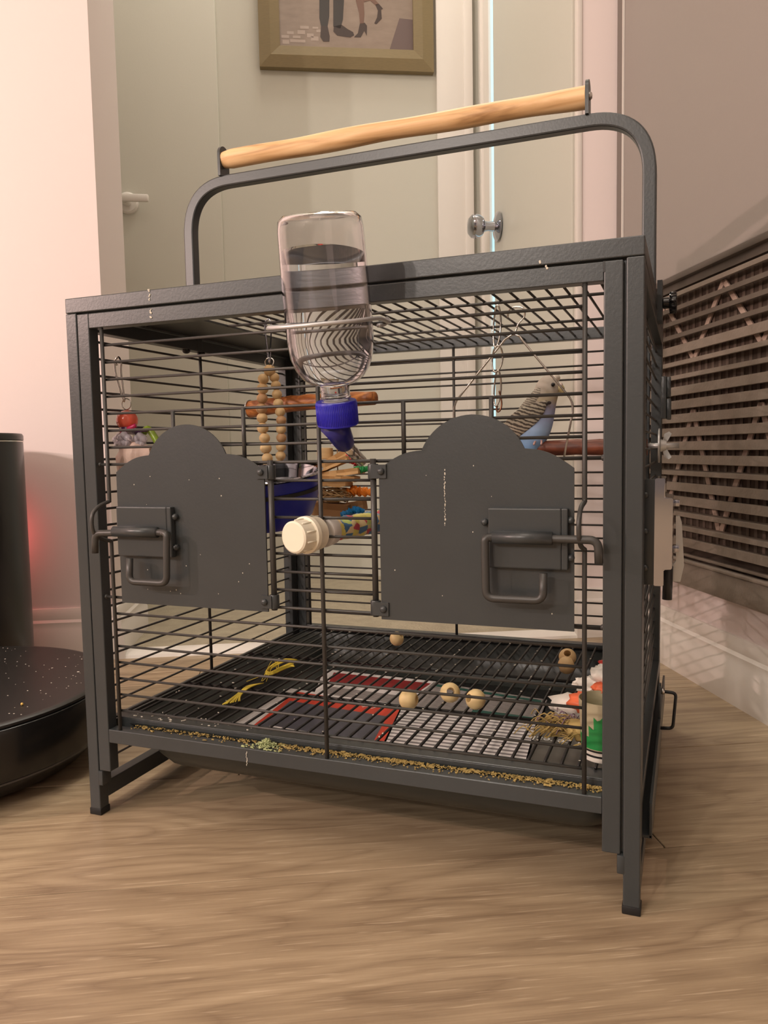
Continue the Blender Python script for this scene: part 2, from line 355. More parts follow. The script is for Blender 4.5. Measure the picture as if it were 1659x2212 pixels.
def prism(bm, poly, axis, a, b, bev=0.0):   # polygon in the two other axes, extruded along axis from a to b
    def P(p, t):
        if axis == 'y': return Vector((p[0], t, p[1]))
        if axis == 'x': return Vector((t, p[0], p[1]))
        return Vector((p[0], p[1], t))
    va = [bm.verts.new(P(p, a)) for p in poly]; vb = [bm.verts.new(P(p, b)) for p in poly]
    f1 = bm.faces.new(va); f2 = bm.faces.new(vb[::-1]); n = len(poly)
    for i in range(n): bm.faces.new((va[i], vb[i], vb[(i + 1) % n], va[(i + 1) % n]))
    bmesh.ops.recalc_face_normals(bm, faces=bm.faces[:])
    return bm
def loft(bm, rings, cap=True):
    rs = [[bm.verts.new(p) for p in r] for r in rings]; n = len(rs[0])
    for a, b in zip(rs, rs[1:]):
        for k in range(n): bm.faces.new((a[k], a[(k + 1) % n], b[(k + 1) % n], b[k]))
    if cap: bm.faces.new(rs[0][::-1]); bm.faces.new(rs[-1])
    bmesh.ops.recalc_face_normals(bm, faces=bm.faces[:])
    return bm

SHEAR = 0.0076                                # the cage stands slightly racked
BASE = {}                                     # thing/part name -> base point in its own frame
def tag(o, label=None, cat=None, group=None, kind=None):
    if label: o['label'] = label
    if cat: o['category'] = cat
    if group: o['group'] = group
    if kind: o['kind'] = kind
    return o
def thing(name, base, label, cat, group=None, room=False):
    o = bpy.data.objects.new(name, None); COL.objects.link(o); o.empty_display_size = 0.02
    if room: o.location = R(*base); o.rotation_euler = (0, 0, RA)
    else: o.location = Vector(base) + Vector((SHEAR * base[1], 0, 0))
    BASE[o.name] = (Vector(base), room)
    return tag(o, label, cat, group)
def mesh_of(name, bm, m, smooth=None):
    me = bpy.data.meshes.new(name)
    if smooth is not None:
        for f in bm.faces: f.smooth = True
        for e in bm.edges:
            if len(e.link_faces) == 2 and e.calc_face_angle(0) > smooth: e.smooth = False
    bm.to_mesh(me); bm.free()
    for k in (m if isinstance(m, (list, tuple)) else [m]): me.materials.append(k)
    return me
def root_of(o):
    while o.parent: o = o.parent
    return o
def part(name, bm, m, parent, smooth=0.6, label=None, kind=None):
    base, room = BASE[root_of(parent).name]
    for v in bm.verts:
        if not room: v.co.x += SHEAR * (v.co.y - base.y)
        v.co -= base
    o = bpy.data.objects.new(name, mesh_of(name, bm, m, smooth)); COL.objects.link(o); o.parent = parent
    return tag(o, label, None, None, kind)
def single(name, bm, m, base, label, cat, group=None, room=False, smooth=0.6, kind=None):
    base = Vector(base)
    for v in bm.verts:
        if not room: v.co.x += SHEAR * (v.co.y - base.y)
        v.co -= base
    o = bpy.data.objects.new(name, mesh_of(name, bm, m, smooth)); COL.objects.link(o)
    if room: o.location = R(*base); o.rotation_euler = (0, 0, RA)
    else: o.location = base + Vector((SHEAR * base.y, 0, 0))
    BASE[o.name] = (base, room)
    return tag(o, label, cat, group, kind)
def struct(name, bm, m, base=(0, 0, 0), smooth=0.6):
    return single(name, bm, m, base, None, None, None, True, smooth, 'structure')
WIRE_CACHE = {}
def wire(parent, a, b, r, n=6, m=None, name='wire_bar'):
    # one straight wire; alike wires share their mesh
    base, room = BASE[root_of(parent).name]
    a, b = Vector(a), Vector(b)
    for p in (a, b): p.x += SHEAR * (p.y - base.y)
    d = b - a; key = (round(d.x, 4), round(d.y, 4), round(d.z, 4), r, n, m.name if m else '')
    if key not in WIRE_CACHE:
        bm = bm_new(); tube(bm, [(0, 0, 0), d], r, n); WIRE_CACHE[key] = mesh_of('wire_bar', bm, m or wirem, 0.9)
    o = bpy.data.objects.new(name, WIRE_CACHE[key]); COL.objects.link(o); o.parent = parent; o.location = a - base
    return o

# ------------------------------------------------------------------ the room
XR, YP, YF, XL, XS, YB = 0.5214, 1.225, 1.402, -0.293, 0.447, 1.87
bm = bm_new(); box(bm, -3.0, -3.6, -0.06, XR, YP, -0.004); fl = struct('floor', bm, floorm)
def plank(x0, x1, y0, y1):
    bm = bm_new(); g = 0.0005; box(bm, x0 + g, y0 + g, -0.0045, x1 - g, y1 - g, 0.0, 0.0007)
    return part('plank', bm, floorm, fl, 0.3)
PW = 0.19
for k in range(-8, 4):
    y0 = 0.558 + k * PW; y1 = min(y0 + PW, YP)
    if k == 0: cuts = [-2.16, -0.945, 0.275, XR]
    else:
        s = random.Random(k * 13 + 5).uniform(0.0, 1.0)
        cuts = [c for c in [-2.6 + s, -1.38 + s, -0.16 + s * 0.5] if c < XR - 0.1] + [XR]
        if k in (-1, -2, -3): cuts = [-2.3, -0.9 - 0.1 * k * -1, XR] if k != -2 else [-1.9, -0.78, XR]
    for a, b in zip(cuts, cuts[1:]): plank(a, b, y0, y1)
bm = bm_new(); box(bm, -0.85, YP + 0.001, -0.06, XS - 0.001, YB - 0.001, 0.006)
single('carpet', bm, carpet_m, (0, 1.5, 0.006), 'pale grey-beige hall carpet beyond the opening behind the cage', 'carpet', room=True)
bm = bm_new(); prism(bm, [(YP - 0.012, 0.0), (YP - 0.010, 0.004), (YP + 0.004, 0.009), (YP + 0.02, 0.009), (YP + 0.02, 0.0)], 'x', XL + 0.004, XS - 0.004)
struct('trim_1', bm, trim_paint)
bm = bm_new(); box(bm, -3.0, YP, 0, XL, YF, 2.45); struct('wall_left', bm, wall_paint)
bm = bm_new(); box(bm, XS, YP, 0, XR + 0.1, YP + 0.03, 2.45); struct('wall_front', bm, mat('pink_lit_paint', (0.90, 0.80, 0.78, 1), 0.6))  # stub wall: pink light falling on it is put into the colour
bm = bm_new(); box(bm, XR, -3.6, 0, XR + 0.1, YP, 2.45); struct('wall_right', bm, wall_paint)
bm = bm_new(); box(bm, -0.9, YB, 0, XS + 0.1, YB + 0.1, 2.45); struct('wall_back', bm, hall_paint)
bm = bm_new(); box(bm, -0.95, YF, 0, -0.85, YB, 2.45); struct('wall_hall', bm, hall_paint)
bm = bm_new(); box(bm, XS, YP + 0.03, 0, XS + 0.1, YB, 2.45); struct('wall_hall_right', bm, hall_paint)
bm = bm_new(); box(bm, -3.1, -3.7, 2.45, XR + 0.1, YB + 0.1, 2.52); struct('ceiling', bm, ceil_paint)
bm = bm_new(); box(bm, -3.1, -3.7, 0, XR + 0.1, -3.6, 2.45); struct('wall_rear', bm, back_paint)
bm = bm_new(); box(bm, -3.1, -3.6, 0, -3.0, YP, 2.45); struct('wall_side', bm, back_paint)
# corner bead of the stub wall
bm = bm_new(); box(bm, XS - 0.002, YP - 0.003, 0, XS + 0.007, YP + 0.010, 2.45, 0.0015); struct('trim_2', bm, trim_paint)
# baseboards with a stepped profile
prof = [(0.0, 0.0), (0.013, 0.0), (0.013, 0.046), (0.010, 0.051), (0.010, 0.060), (0.007, 0.064), (0.007, 0.074), (0.004, 0.081), (0.0, 0.081)]
bm = bm_new(); prism(bm, [(YP - d, z) for d, z in prof], 'x', -3.0, XL); struct('baseboard_left', bm, trim_paint)
bm = bm_new(); prism(bm, [(XL + d, z) for d, z in prof], 'y', YP - 0.013, YF); struct('baseboard_return', bm, trim_paint)
bm = bm_new(); prism(bm, [(XR - d, z) for d, z in prof], 'y', -1.5, YP); struct('baseboard_right', bm, trim_paint)
bm = bm_new(); prism(bm, [(YP - d, z) for d, z in prof], 'x', XS - 0.004, XR); struct('baseboard_front', bm, trim_paint)
# hall: flush door at the left, casing and side door at the right
bm = bm_new(); box(bm, -0.82, YB - 0.014, 0.01, -0.166, YB, 2.03, 0.003); d1 = struct('door_1', bm, hall_paint)
bm = bm_new(); tube(bm, [(-0.375, YB - 0.014, 0.882), (-0.375, YB - 0.05, 0.882)], 0.009, 12)
box(bm, -0.40, YB - 0.058, 0.874, -0.322, YB - 0.048, 0.891, 0.004); lathe(bm, [(0.024, 0), (0.024, 0.006), (0.02, 0.009)], (-0.375, YB - 0.014, 0.882), (0, -1, 0), 20)
part('lever_handle', bm, trim_paint, d1)
bm = bm_new(); box(bm, 0.338, YB - 0.012, 0, 0.424, YB, 2.1, 0.003); box(bm, 0.402, YB - 0.017, 0, 0.424, YB, 2.1, 0.003); struct('trim_3', bm, trim_paint)
bm = bm_new(); box(bm, XS - 0.012, 1.752, 0, XS, YB - 0.017, 2.1, 0.003); box(bm, XS - 0.018, 1.80, 0, XS, 1.815, 2.1, 0.002); struct('trim_4', bm, trim_paint)
bm = bm_new(); box(bm, XS - 0.006, YP + 0.0115, 0.008, XS - 0.0003, 1.732, 2.03, 0.001); d2 = struct('door_2', bm, door_paint)
bm = bm_new(); lathe(bm, [(0.002, 0), (0.030, 0.001), (0.032, 0.004), (0.024, 0.008), (0.011, 0.011), (0.0095, 0.024), (0.011, 0.032), (0.019, 0.036), (0.024, 0.044), (0.026, 0.052), (0.024, 0.060), (0.016, 0.067), (0.002, 0.069)], (XS - 0.008, 1.685, 0.792), (-1, 0, 0), 32)
part('door_knob', bm, chrome, d2)
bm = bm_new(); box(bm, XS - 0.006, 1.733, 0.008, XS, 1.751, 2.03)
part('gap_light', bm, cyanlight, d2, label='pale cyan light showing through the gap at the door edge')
# framed photograph of two people's legs on a cobbled street
t = thing('framed_picture', (0.13, YB, 1.19), 'framed photo of two pairs of legs on cobbles hanging on the hall wall', 'picture', room=True)
PX0, PX1, PZ0, PZ1 = -0.070, 0.331, 1.188, 1.72
fw_ = 0.047
bm = bm_new()
for (a, b) in [((PX0, PZ0), (PX1, PZ0)), ((PX1, PZ0), (PX1, PZ1)), ((PX1, PZ1), (PX0, PZ1)), ((PX0, PZ1), (PX0, PZ0))]:
    pass
def miter(bm, x0, z0, x1, z1, wd, y0, y1, yin):
    o = [(x0, z0), (x1, z0), (x1, z1), (x0, z1)]; i = [(x0 + wd, z0 + wd), (x1 - wd, z0 + wd), (x1 - wd, z1 - wd), (x0 + wd, z1 - wd)]
    k = 0.55
    mid = [(p[0] * (1 - k) + q[0] * k, p[1] * (1 - k) + q[1] * k) for p, q in zip(o, i)]
    loops = [[(p[0], y1, p[1]) for p in o], [(p[0], y0 + 0.004, p[1]) for p in o], [(p[0], y0, p[1]) for p in mid], [(p[0], yin, p[1]) for p in i], [(p[0], y1, p[1]) for p in i]]
    vs_ = [[bm.verts.new(p) for p in l] for l in loops]
    for a, b in zip(vs_, vs_[1:]):
        for k in range(4): bm.faces.new((a[k], a[(k + 1) % 4], b[(k + 1) % 4], b[k]))
    bmesh.ops.recalc_face_normals(bm, faces=bm.faces[:])
miter(bm, PX0, PZ0, PX1, PZ1, fw_, YB - 0.022, YB - 0.001, YB - 0.0185)
part('picture_frame', bm, framewood, t, 0.2)
yp = YB - 0.009
ix0, ix1, iz0 = PX0 + fw_ - 0.004, PX1 - fw_ + 0.004, PZ0 + fw_ - 0.004
bm = bm_new(); box(bm, ix0, yp, iz0, ix1, yp + 0.003, PZ1 - fw_ + 0.004); pr = part('photo_print', bm, photo_ground, t)
def flat(name, poly, m, lift=0.0006):
    bm = bm_new(); prism(bm, [(0.13 + p[0], 1.188 + p[1]) for p in poly], 'y', yp - lift, yp); return part(name, bm, m, pr, 0.3)
# scale of the print: 1 px of the photograph = 1.06 mm on the wall
q = 0.00108
def pp(lst): return [((x - 748) * q, (150 - y) * q) for x, y in lst]
flat('printed_shade', pp([(838, 108), (895, 112), (893, 40), (862, 38)]), photo_shadow, 0.0003)
flat('printed_trouser', pp([(692, 0), (691, 44), (694, 60), (708, 60), (712, 40), (714, -20), (692, -20)]), photo_dark)
flat('printed_trouser', pp([(722, -20), (720, 60), (735, 64), (741, 44), (746, -20)]), photo_dark)
flat('printed_boot', pp([(694, 60), (692, 82), (698, 91), (711, 91), (712, 80), (708, 60)]), photo_shoe)
flat('printed_boot', pp([(721, 60), (720, 70), (728, 78), (756, 81), (764, 76), (762, 70), (750, 64), (738, 56)]), photo_shoe)
flat('printed_leg', pp([(767, -20), (769, 4), (776, 32), (777, 52), (785, 52), (787, 32), (786, 8), (800, 4), (812, 14), (820, 12), (808, 0), (800, -20)]), photo_skin)
flat('printed_shoe', pp([(777, 52), (772, 72), (764, 80), (778, 80), (786, 66), (791, 76), (792, 56), (787, 50)]), photo_shoe)
flat('printed_shoe', pp([(811, 12), (816, 24), (814, 38), (808, 50), (812, 52), (824, 40), (823, 22), (827, 20), (818, 10)]), photo_shoe)
rs = random.Random(3)
for (px_, py_, w_, h_) in [(628, 92, 32, 6), (612, 95, 14, 8), (672, 86, 16, 9), (644, 74, 16, 8), (664, 80, 14, 8), (684, 70, 14, 6), (610, 84, 16, 6), (650, 64, 18, 6), (676, 64, 12, 4), (622, 76, 14, 6), (634, 84, 16, 5)]:
    flat('printed_cobble', pp([(px_, py_ - h_ / 2), (px_ + w_, py_ - h_ / 2), (px_ + w_, py_ + h_ / 2), (px_, py_ + h_ / 2)]), photo_stone, 0.0003)

# ------------------------------------------------------------------ wall furnace on the right wall
XF = 0.505
t = thing('wall_furnace', (XF, 0.4, 0.127), 'taupe enamel wall furnace with louvred grille on the right wall', 'heater', room=True)
FY0, FY1 = -0.5, 1.2025
bm = bm_new(); box(bm, XF, FY0, 0.541, XR, FY1 - 0.020, 2.40, 0.002); part('upper_panel', bm, taupe, t)
bm = bm_new(); box(bm, XF - 0.002, FY1 - 0.0185, 0.541, XF + 0.001, FY1 - 0.0165, 2.40); part('panel_edge', bm, trim_paint, t, label='thin pale edge strip of the upper panel')
bm = bm_new(); box(bm, XF + 0.004, FY1 - 0.0165, 0.127, XR, FY1 + 0.0170, 2.40, 0.001); part('side_flange', bm, mat('furnace_flange', (0.19, 0.165, 0.145, 1), 0.5), t)
bm = bm_new(); box(bm, XF - 0.004, FY0, 0.532, XR, FY1 - 0.020, 0.540, 0.0015); box(bm, XF + 0.004, FY0, 0.522, XR, FY1 - 0.02, 0.532); part('top_lip', bm, lipm, t)
bm = bm_new(); box(bm, XF - 0.003, FY0, 0.126, XR, FY1, 0.158, 0.003); box(bm, XF - 0.005, FY0, 0.158, XF + 0.006, FY1, 0.162, 0.001); box(bm, XF + 0.001, FY0, 0.165, XF + 0.008, FY1, 0.169, 0.001); part('bottom_band', bm, taupe2, t)
bm = bm_new(); box(bm, XR - 0.003, FY0, 0.158, XR, FY1, 0.532); part('back_plate', bm, taupedark, t)
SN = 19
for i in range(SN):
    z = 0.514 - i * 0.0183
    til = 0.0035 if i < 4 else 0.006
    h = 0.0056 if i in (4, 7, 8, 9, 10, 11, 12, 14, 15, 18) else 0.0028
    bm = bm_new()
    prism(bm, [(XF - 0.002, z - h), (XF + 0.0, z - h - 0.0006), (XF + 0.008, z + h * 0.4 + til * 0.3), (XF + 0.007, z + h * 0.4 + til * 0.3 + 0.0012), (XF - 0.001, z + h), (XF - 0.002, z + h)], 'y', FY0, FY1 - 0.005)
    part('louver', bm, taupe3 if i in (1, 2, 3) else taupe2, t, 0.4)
yy = FY1 - 0.02; sgn = 1
for kk in range(9):        # zigzag straps behind the louvers
    y0 = 1.060 - (kk - 1) * 0.152; y1 = y0 - 0.082; y2 = y0 - 0.152
    for (a, b) in (((y0, 0.512), (y1, 0.425)), ((y1, 0.425), (y2, 0.512)), ((y0, 0.20), (y1, 0.36)), ((y1, 0.36), (y2, 0.20))):
        bm = bm_new(); w_ = 0.005
        prism(bm, [(a[0] - w_, a[1]), (a[0] + w_, a[1]), (b[0] + w_, b[1]), (b[0] - w_, b[1])], 'x', XR - 0.0075, XR - 0.0055)
        part('strap', bm, strutm, t)
bm = bm_new()
for kk in range(90):
    y0 = FY1 - 0.02 - kk * 0.0165
    if y0 < FY0: break
    box(bm, XR - 0.0042, y0 - 0.003, 0.175, XR - 0.003, y0 + 0.003, 0.515)
part('heat_fins', bm, finm, t, kind='stuff')

# ------------------------------------------------------------------ bin and robot vacuum at the left
t = thing('waste_bin', (-0.466, 1.09, 0), 'tall round black bin against the left wall behind the robot vacuum', 'bin', room=True)
bm = bm_new(); lathe(bm, [(0.085, 0.0), (0.0885, 0.006), (0.0895, 0.08), (0.09, 0.333), (0.0895, 0.3345)], (-0.466, 1.09, 0), n=64); part('bin_body', bm, blackp, t)
bm = bm_new(); lathe(bm, [(0.0893, 0.3345), (0.0906, 0.3348), (0.0906, 0.3364), (0.0893, 0.3366)], (-0.466, 1.09, 0), n=64); part('rim_band', bm, steel, t)
bm = bm_new(); lathe(bm, [(0.0893, 0.3366), (0.0906, 0.3372), (0.0906, 0.343), (0.089, 0.346), (0.05, 0.347), (0.001, 0.3472)], (-0.466, 1.09, 0), n=64); part('bin_lid', bm, blackp, t)
VC = (-0.383, 0.82, 0)
t = thing('robot_vacuum', VC, 'round black robot vacuum on the floor left of the cage', 'vacuum', room=True)
bm = bm_new(); lathe(bm, [(0.120, 0.006), (0.150, 0.008), (0.158, 0.016), (0.1645, 0.022), (0.1650, 0.0235)], VC, n=96); part('undercarriage', bm, blackp, t)
bm = bm_new(); lathe(bm, [(0.1650, 0.0235), (0.1665, 0.0242), (0.1665, 0.0258), (0.1650, 0.0264)], VC, n=96); part('trim_ring', bm, mat('grey_trim', (0.10, 0.10, 0.10, 1), 0.35), t)
bm = bm_new(); lathe(bm, [(0.1650, 0.0264), (0.1700, 0.028), (0.1722, 0.034), (0.1722, 0.072), (0.1715, 0.0755), (0.1700, 0.0765)], VC, n=96); part('bumper', bm, mat('bumper_black', (0.012, 0.012, 0.012, 1), 0.22), t)
bm = bm_new(); lathe(bm, [(0.1698, 0.0765), (0.1708, 0.0775), (0.1706, 0.0795), (0.1685, 0.081), (0.164, 0.0812), (0.001, 0.0812)], VC, n=96); part('top_cover', bm, mat('cover_black', (0.011, 0.010, 0.009, 1), 0.40), t)
bm = bm_new()
for s in (-1, 1): tube(bm, [(VC[0] + s * 0.11 - 0.012, VC[1], 0.032), (VC[0] + s * 0.11 + 0.012, VC[1], 0.032)], 0.032, 20)
part('wheel', bm, rubber, t)
bm = bm_new(); rs = random.Random(11)
for k in range(110):
    a = rs.uniform(-1.3, 1.5); rr = 0.16 * math.sqrt(rs.random()); s = rs.uniform(0.00025, 0.0006) * (2.6 if rs.random() < 0.06 else 1)
    c = (VC[0] + rr * math.cos(a), VC[1] + rr * math.sin(a), 0.0813)
    ball(bm, c, s, 6, 1.4, 0.8, 0.35)
single('dust_specks', bm, whiteflake, (VC[0], VC[1], 0.0812), 'pale dust specks and husks scattered on the robot vacuum', 'dust', room=True, kind='stuff')
bm = bm_new(); ball(bm, (-0.268, 0.745, 0.0826), 0.0014, 8); single('millet_seed', bm, mat('millet', srgb(214, 178, 90), 0.5), (-0.268, 0.745, 0.0812), 'single yellow seed lying on the robot vacuum', 'seed', room=True)

# ------------------------------------------------------------------ the cage
W, H, D, P, T = 0.46, 0.4455, 0.3855, 0.0110, 0.0123
cage = thing('bird_cage', (W / 2, D / 2, 0), 'dark grey metal bird cage with wooden carrying handle', 'cage')
for X in (0, W - P):
    for Y in (0, D - P):
        bm = bm_new(); box(bm, X, Y, 0.005, X + P, Y + P, H - T - 0.0003, 0.0008); po = part('post', bm, cagem, cage, None)
        bm = bm_new(); box(bm, X - 0.0006, Y - 0.0006, 0.0, X + P + 0.0006, Y + P + 0.0006, 0.006, 0.0008); part('foot_cap', bm, rubber, po)
bm = bm_new()
box(bm, 0, 0, H - T, W, P, H, 0.0008); box(bm, 0, D - P, H - T, W, D, H, 0.0008)
box(bm, 0, P, H - T, P, D - P, H, 0.0006); box(bm, W - P, P, H - T, W, D - P, H, 0.0006)
topf = part('top_frame', bm, cagem, cage, None)
bm = bm_new(); box(bm, P, P, 0.4345, 0.076, D - P, 0.4365); part('side_plate', bm, cagem, topf)
n = 26
for i in range(n):
    x = 0.0855 + i * 0.0141
    if x > W - P - 0.004: break
    wire(topf, (x, 0.006, 0.4375), (x, D - 0.006, 0.4375), 0.0011)
for y in (0.129, 0.256): wire(topf, (0.076, y, 0.4355), (W - P, y, 0.4355), 0.0013)
for yv in (0.157, 0.183):
    bm = bm_new(); ball(bm, (0.0075, yv, 0.4195), 0.0042, 12, 1, 1, 0.7); box(bm, 0.0055, yv - 0.002, 0.4195, 0.0095, yv + 0.002, 0.4225); part('bolt_head', bm, darkm, topf)
# front panel
SL, SR, SW = 0.0118, 0.4352, 0.0120
YBAR = 0.005
bm = bm_new()
box(bm, SL, 0, 0.041, SL + SW, P, 0.4318, 0.0008); box(bm, SR, 0, 0.041, SR + SW, P, 0.4318, 0.0008)
box(bm, SL + SW, 0, 0.4195, SR, P, 0.4316, 0.0006); box(bm, SL + SW, 0, 0.0672, SR, P, 0.0790, 0.0006)
box(bm, SL - 0.0020, 0.0045, 0.041, SL + 0.0010, 0.0065, 0.4330); box(bm, SR + SW - 0.0010, 0.0045, 0.041, SR + SW + 0.0030, 0.0065, 0.4330); box(bm, SL, 0.0045, 0.4305, SR + SW, 0.0065, 0.4336)
fp = part('front_panel', bm, cagem, cage, None)
for k in range(-15, 8):
    z = 0.3069 + 0.0141 * k
    if -8 < k < 0: wire(fp, (0.1892, YBAR, z), (0.2736, YBAR, z), 0.0011)
    elif k in (0, -8): wire(fp, (SL + SW - 0.001, YBAR, z), (SR + 0.001, YBAR, z), 0.0012)
    else: wire(fp, (0.0345, YBAR, z), (0.4233, YBAR, z), 0.0011)
for x in (0.2305,): wire(fp, (x, YBAR - 0.0026, 0.0785), (x, YBAR - 0.0026, 0.420), 0.00165, 8)
for x, gz0, gz1 in ((0.0345, 0.2425, 0.276), (0.4233, 0.2465, 0.278)):      # end wires bulge forward as keepers for the latches
    dx = -0.0035 if x < 0.2 else -0.0015
    bm = bm_new()
    path = [(x, YBAR - 0.0026, 0.0785), (x, YBAR - 0.0026, gz0 - 0.002)] + smoothpath([(x, YBAR - 0.0026, gz0), (x + dx * 0.8, -0.006, gz0 + 0.003), (x + dx, -0.0145, gz0 + 0.010), (x + dx, -0.0145, gz1 - 0.010), (x + dx * 0.8, -0.006, gz1 - 0.003), (x, YBAR - 0.0026, gz1)], 5) + [(x, YBAR - 0.0026, gz1 + 0.002), (x, YBAR - 0.0026, 0.420)]
    tube(bm, path, 0.00165, 8); part('keeper_wire', bm, wirem, fp)
for x in (0.101, 0.166, 0.2972, 0.361): wire(fp, (x, YBAR - 0.002, 0.307), (x, YBAR - 0.002, 0.3492), 0.00165, 8)
for x in (0.1892, 0.2738): wire(fp, (x, 0.0015, 0.1925), (x, 0.0015, 0.3085), 0.0023, 10, name='hinge_rod')
for x in (SL + SW, SR):
    for z in (0.3069, 0.1941):
        bm = bm_new(); ball(bm, (x, YBAR, z), 0.0022, 8); part('weld', bm, wirem, fp)
bm = bm_new(); box(bm, SR - 0.0005, -0.0003, 0.425, SR + 0.0008, 0.001, 0.4317); part('weld_seam', bm, darkm, fp)
def scallop(cx, hw, z0, zs, notch, zn, top, flip=1):
    pts = [(cx - hw, z0), (cx + hw, z0), (cx + hw, zs)]
    def arc(p, q, bul, n=8):
        out = []
        for i in range(1, n + 1):
            t = i / n; x = p[0] + (q[0] - p[0]) * t; z = p[1] + (q[1] - p[1]) * t + bul * math.sin(PI * t); out.append((x, z))
        return out
    pts += arc((cx + hw, zs), (cx + notch, zn), 0.0035)
    R_ = top - zn; rr = (notch ** 2 + R_ ** 2) / (2 * R_); zc = top - rr; a0 = math.asin(notch / rr) if zc < zn else PI - math.asin(notch / rr)
    for i in range(1, 25):
        a = a0 - 2 * a0 * i / 24
        pts.append((cx + rr * math.sin(a), zc + rr * math.cos(a)))
    pts += arc((cx - notch, zn), (cx - hw, zs), 0.0035)
    return pts
def feeder_door(cx, hw, flip):
    bm = bm_new(); prism(bm, scallop(cx, hw, 0.1915, 0.3005, 0.0362, 0.3140, 0.3378), 'y', -0.0020, -0.0006)
    d = part('feeder_door', bm, cagem, cage, None)
    hx = cx - flip * hw                        # hinge side
    for z0 in (0.1938, 0.2940):
        bm = bm_new(); lathe(bm, [(0.0036, 0), (0.0039, 0.0006), (0.0039, 0.0102), (0.0036, 0.0108)], (0.1892 if flip < 0 else 0.2738, 0.0015, z0), (0, 0, 1), 16)
        xa = 0.1892 if flip < 0 else 0.2738
        box(bm, min(xa, hx + flip * 0.006), -0.0034, z0 + 0.0005, max(xa, hx + flip * 0.006), -0.0020, z0 + 0.0103)
        hc = part('hinge_collar', bm, cagem, d)
        bm = bm_new(); ball(bm, (hx + flip * 0.0022, -0.0040, z0 + 0.0055), 0.0027, 12, 1, 0.7, 1); part('rivet', bm, cagem, d)
    return d
dl = feeder_door(0.1160, 0.0695, -1); dr = feeder_door(0.3483, 0.0688, 1)
def latch(d, x0, x1, z0, z1, zr, flip, rod, keeper_end):
    # folded bracket plate, its flange, bolt heads, rod sleeve and bent rod
    bm = bm_new(); box(bm, x0, -0.0075, z0, x1, -0.0020, z1, 0.0010); lp = part('latch_plate', bm, cagem, d, None)
    fx = x1 if flip < 0 else x1
    bm = bm_new(); box(bm, x1, -0.0075, z0, x1 + 0.0042, -0.0020, z1, 0.0008); part('plate_flange', bm, cagem, d, None)
    for bx, bz in ((x1 + 0.0058, z1 - 0.008), (x1 + 0.0058, z0 + 0.008)) + (((x0 - 0.003, z1 - 0.010), (x0 - 0.003, z0 + 0.012)) if flip > 0 else ()):
        bm = bm_new(); ball(bm, (bx, -0.0042, bz), 0.0026, 10); part('bolt_head', bm, cagem, d)
    sx0, sx1 = (x0 + 0.001, x0 + 0.0435) if flip < 0 else (x0 + 0.0045, x0 + 0.0440)
    bm = bm_new(); tube(bm, [(sx0, -0.0118, zr), (sx1, -0.0118, zr)], 0.0044, 14); part('rod_sleeve', bm, cagem, d)
    bm = bm_new(); tube(bm, fillet(rod, 0.006, 6), 0.0028, 10); part('latch_rod', bm, wirem, d)
yl = -0.0118
latch(dl, 0.0490, 0.0985, 0.2318, 0.2725, 0.2525, -1,
      [(0.0295, yl, 0.2340), (0.0305, yl, 0.2505), (0.0960, yl, 0.2525), (0.1030, yl - 0.002, 0.2520), (0.1018, yl - 0.003, 0.2122), (0.0655, yl - 0.003, 0.2122), (0.0660, yl - 0.002, 0.2310)], None)
latch(dr, 0.3605, 0.4095, 0.2334, 0.2742, 0.2548, 1,
      [(0.4340, yl, 0.2395), (0.4335, yl, 0.2545), (0.3650, yl, 0.2548), (0.3598, yl - 0.002, 0.2545), (0.3605, yl - 0.003, 0.2138), (0.3988, yl - 0.003, 0.2140), (0.3988, yl - 0.002, 0.2320)], None)
# side panels
for side in (0, 1):
    x0 = 0.0 if side == 0 else W - P
    xb = 0.006 if side == 0 else W - 0.006
    bm = bm_new()
    box(bm, x0, P + 0.001, 0.041, x0 + P, P + 0.001 + SW, 0.4318, 0.0008); box(bm, x0, D - P - 0.001 - SW, 0.041, x0 + P, D - P - 0.001, 0.4318, 0.0008)
    box(bm, x0, P + 0.013, 0.4205, x0 + P, D - P - 0.013, 0.4318, 0.0006); box(bm, x0, P + 0.013, 0.0672, x0 + P, D - P - 0.013, 0.0785, 0.0006)
    box(bm, x0, P, 0.0130, x0 + P, D - P, 0.0275, 0.0006)
    sp = part('side_panel', bm, cagem, cage, None)
    for k in range(24):
        z = 0.4130 - 0.01455 * k
        if z < 0.082: break
        wire(sp, (xb, P + SW, z), (xb, D - P - SW, z), 0.0011)
    for z in (0.0585, 0.0445): wire(sp, (xb, P + SW, z), (xb, D - P - SW, z), 0.0011)
    wire(sp, (xb + (0.002 if side == 0 else -0.002), 0.18, 0.078), (xb + (0.002 if side == 0 else -0.002), 0.18, 0.421), 0.00165, 8)
    bm = bm_new(); box(bm, x0 + P - 0.001 if side == 0 else x0 - 0.004, -0.0004, 0.0275, x0 + P + 0.004 if side == 0 else x0 + 0.001, P, 0.0405, 0.0008); part('corner_tab', bm, cagem, sp)
# back panel
bm = bm_new()
box(bm, SL, D - P, 0.041, SL + SW, D, 0.4318, 0.0008); box(bm, SR, D - P, 0.041, SR + SW, D, 0.4318, 0.0008)
box(bm, SL + SW, D - P, 0.0740, SR, D, 0.0885, 0.0006)
bp_ = part('back_panel', bm, cagem, cage, None)
for k in range(23):
    z = 0.4195 - 0.01495 * k
    if z < 0.092: break
    wire(bp_, (SL + SW, D - 0.006, z), (SR, D - 0.006, z), 0.0011)
for x in (0.0285, 0.2265, 0.4245): wire(bp_, (x, D - 0.0085, 0.088), (x, D - 0.0085, 0.4335), 0.00165, 8)
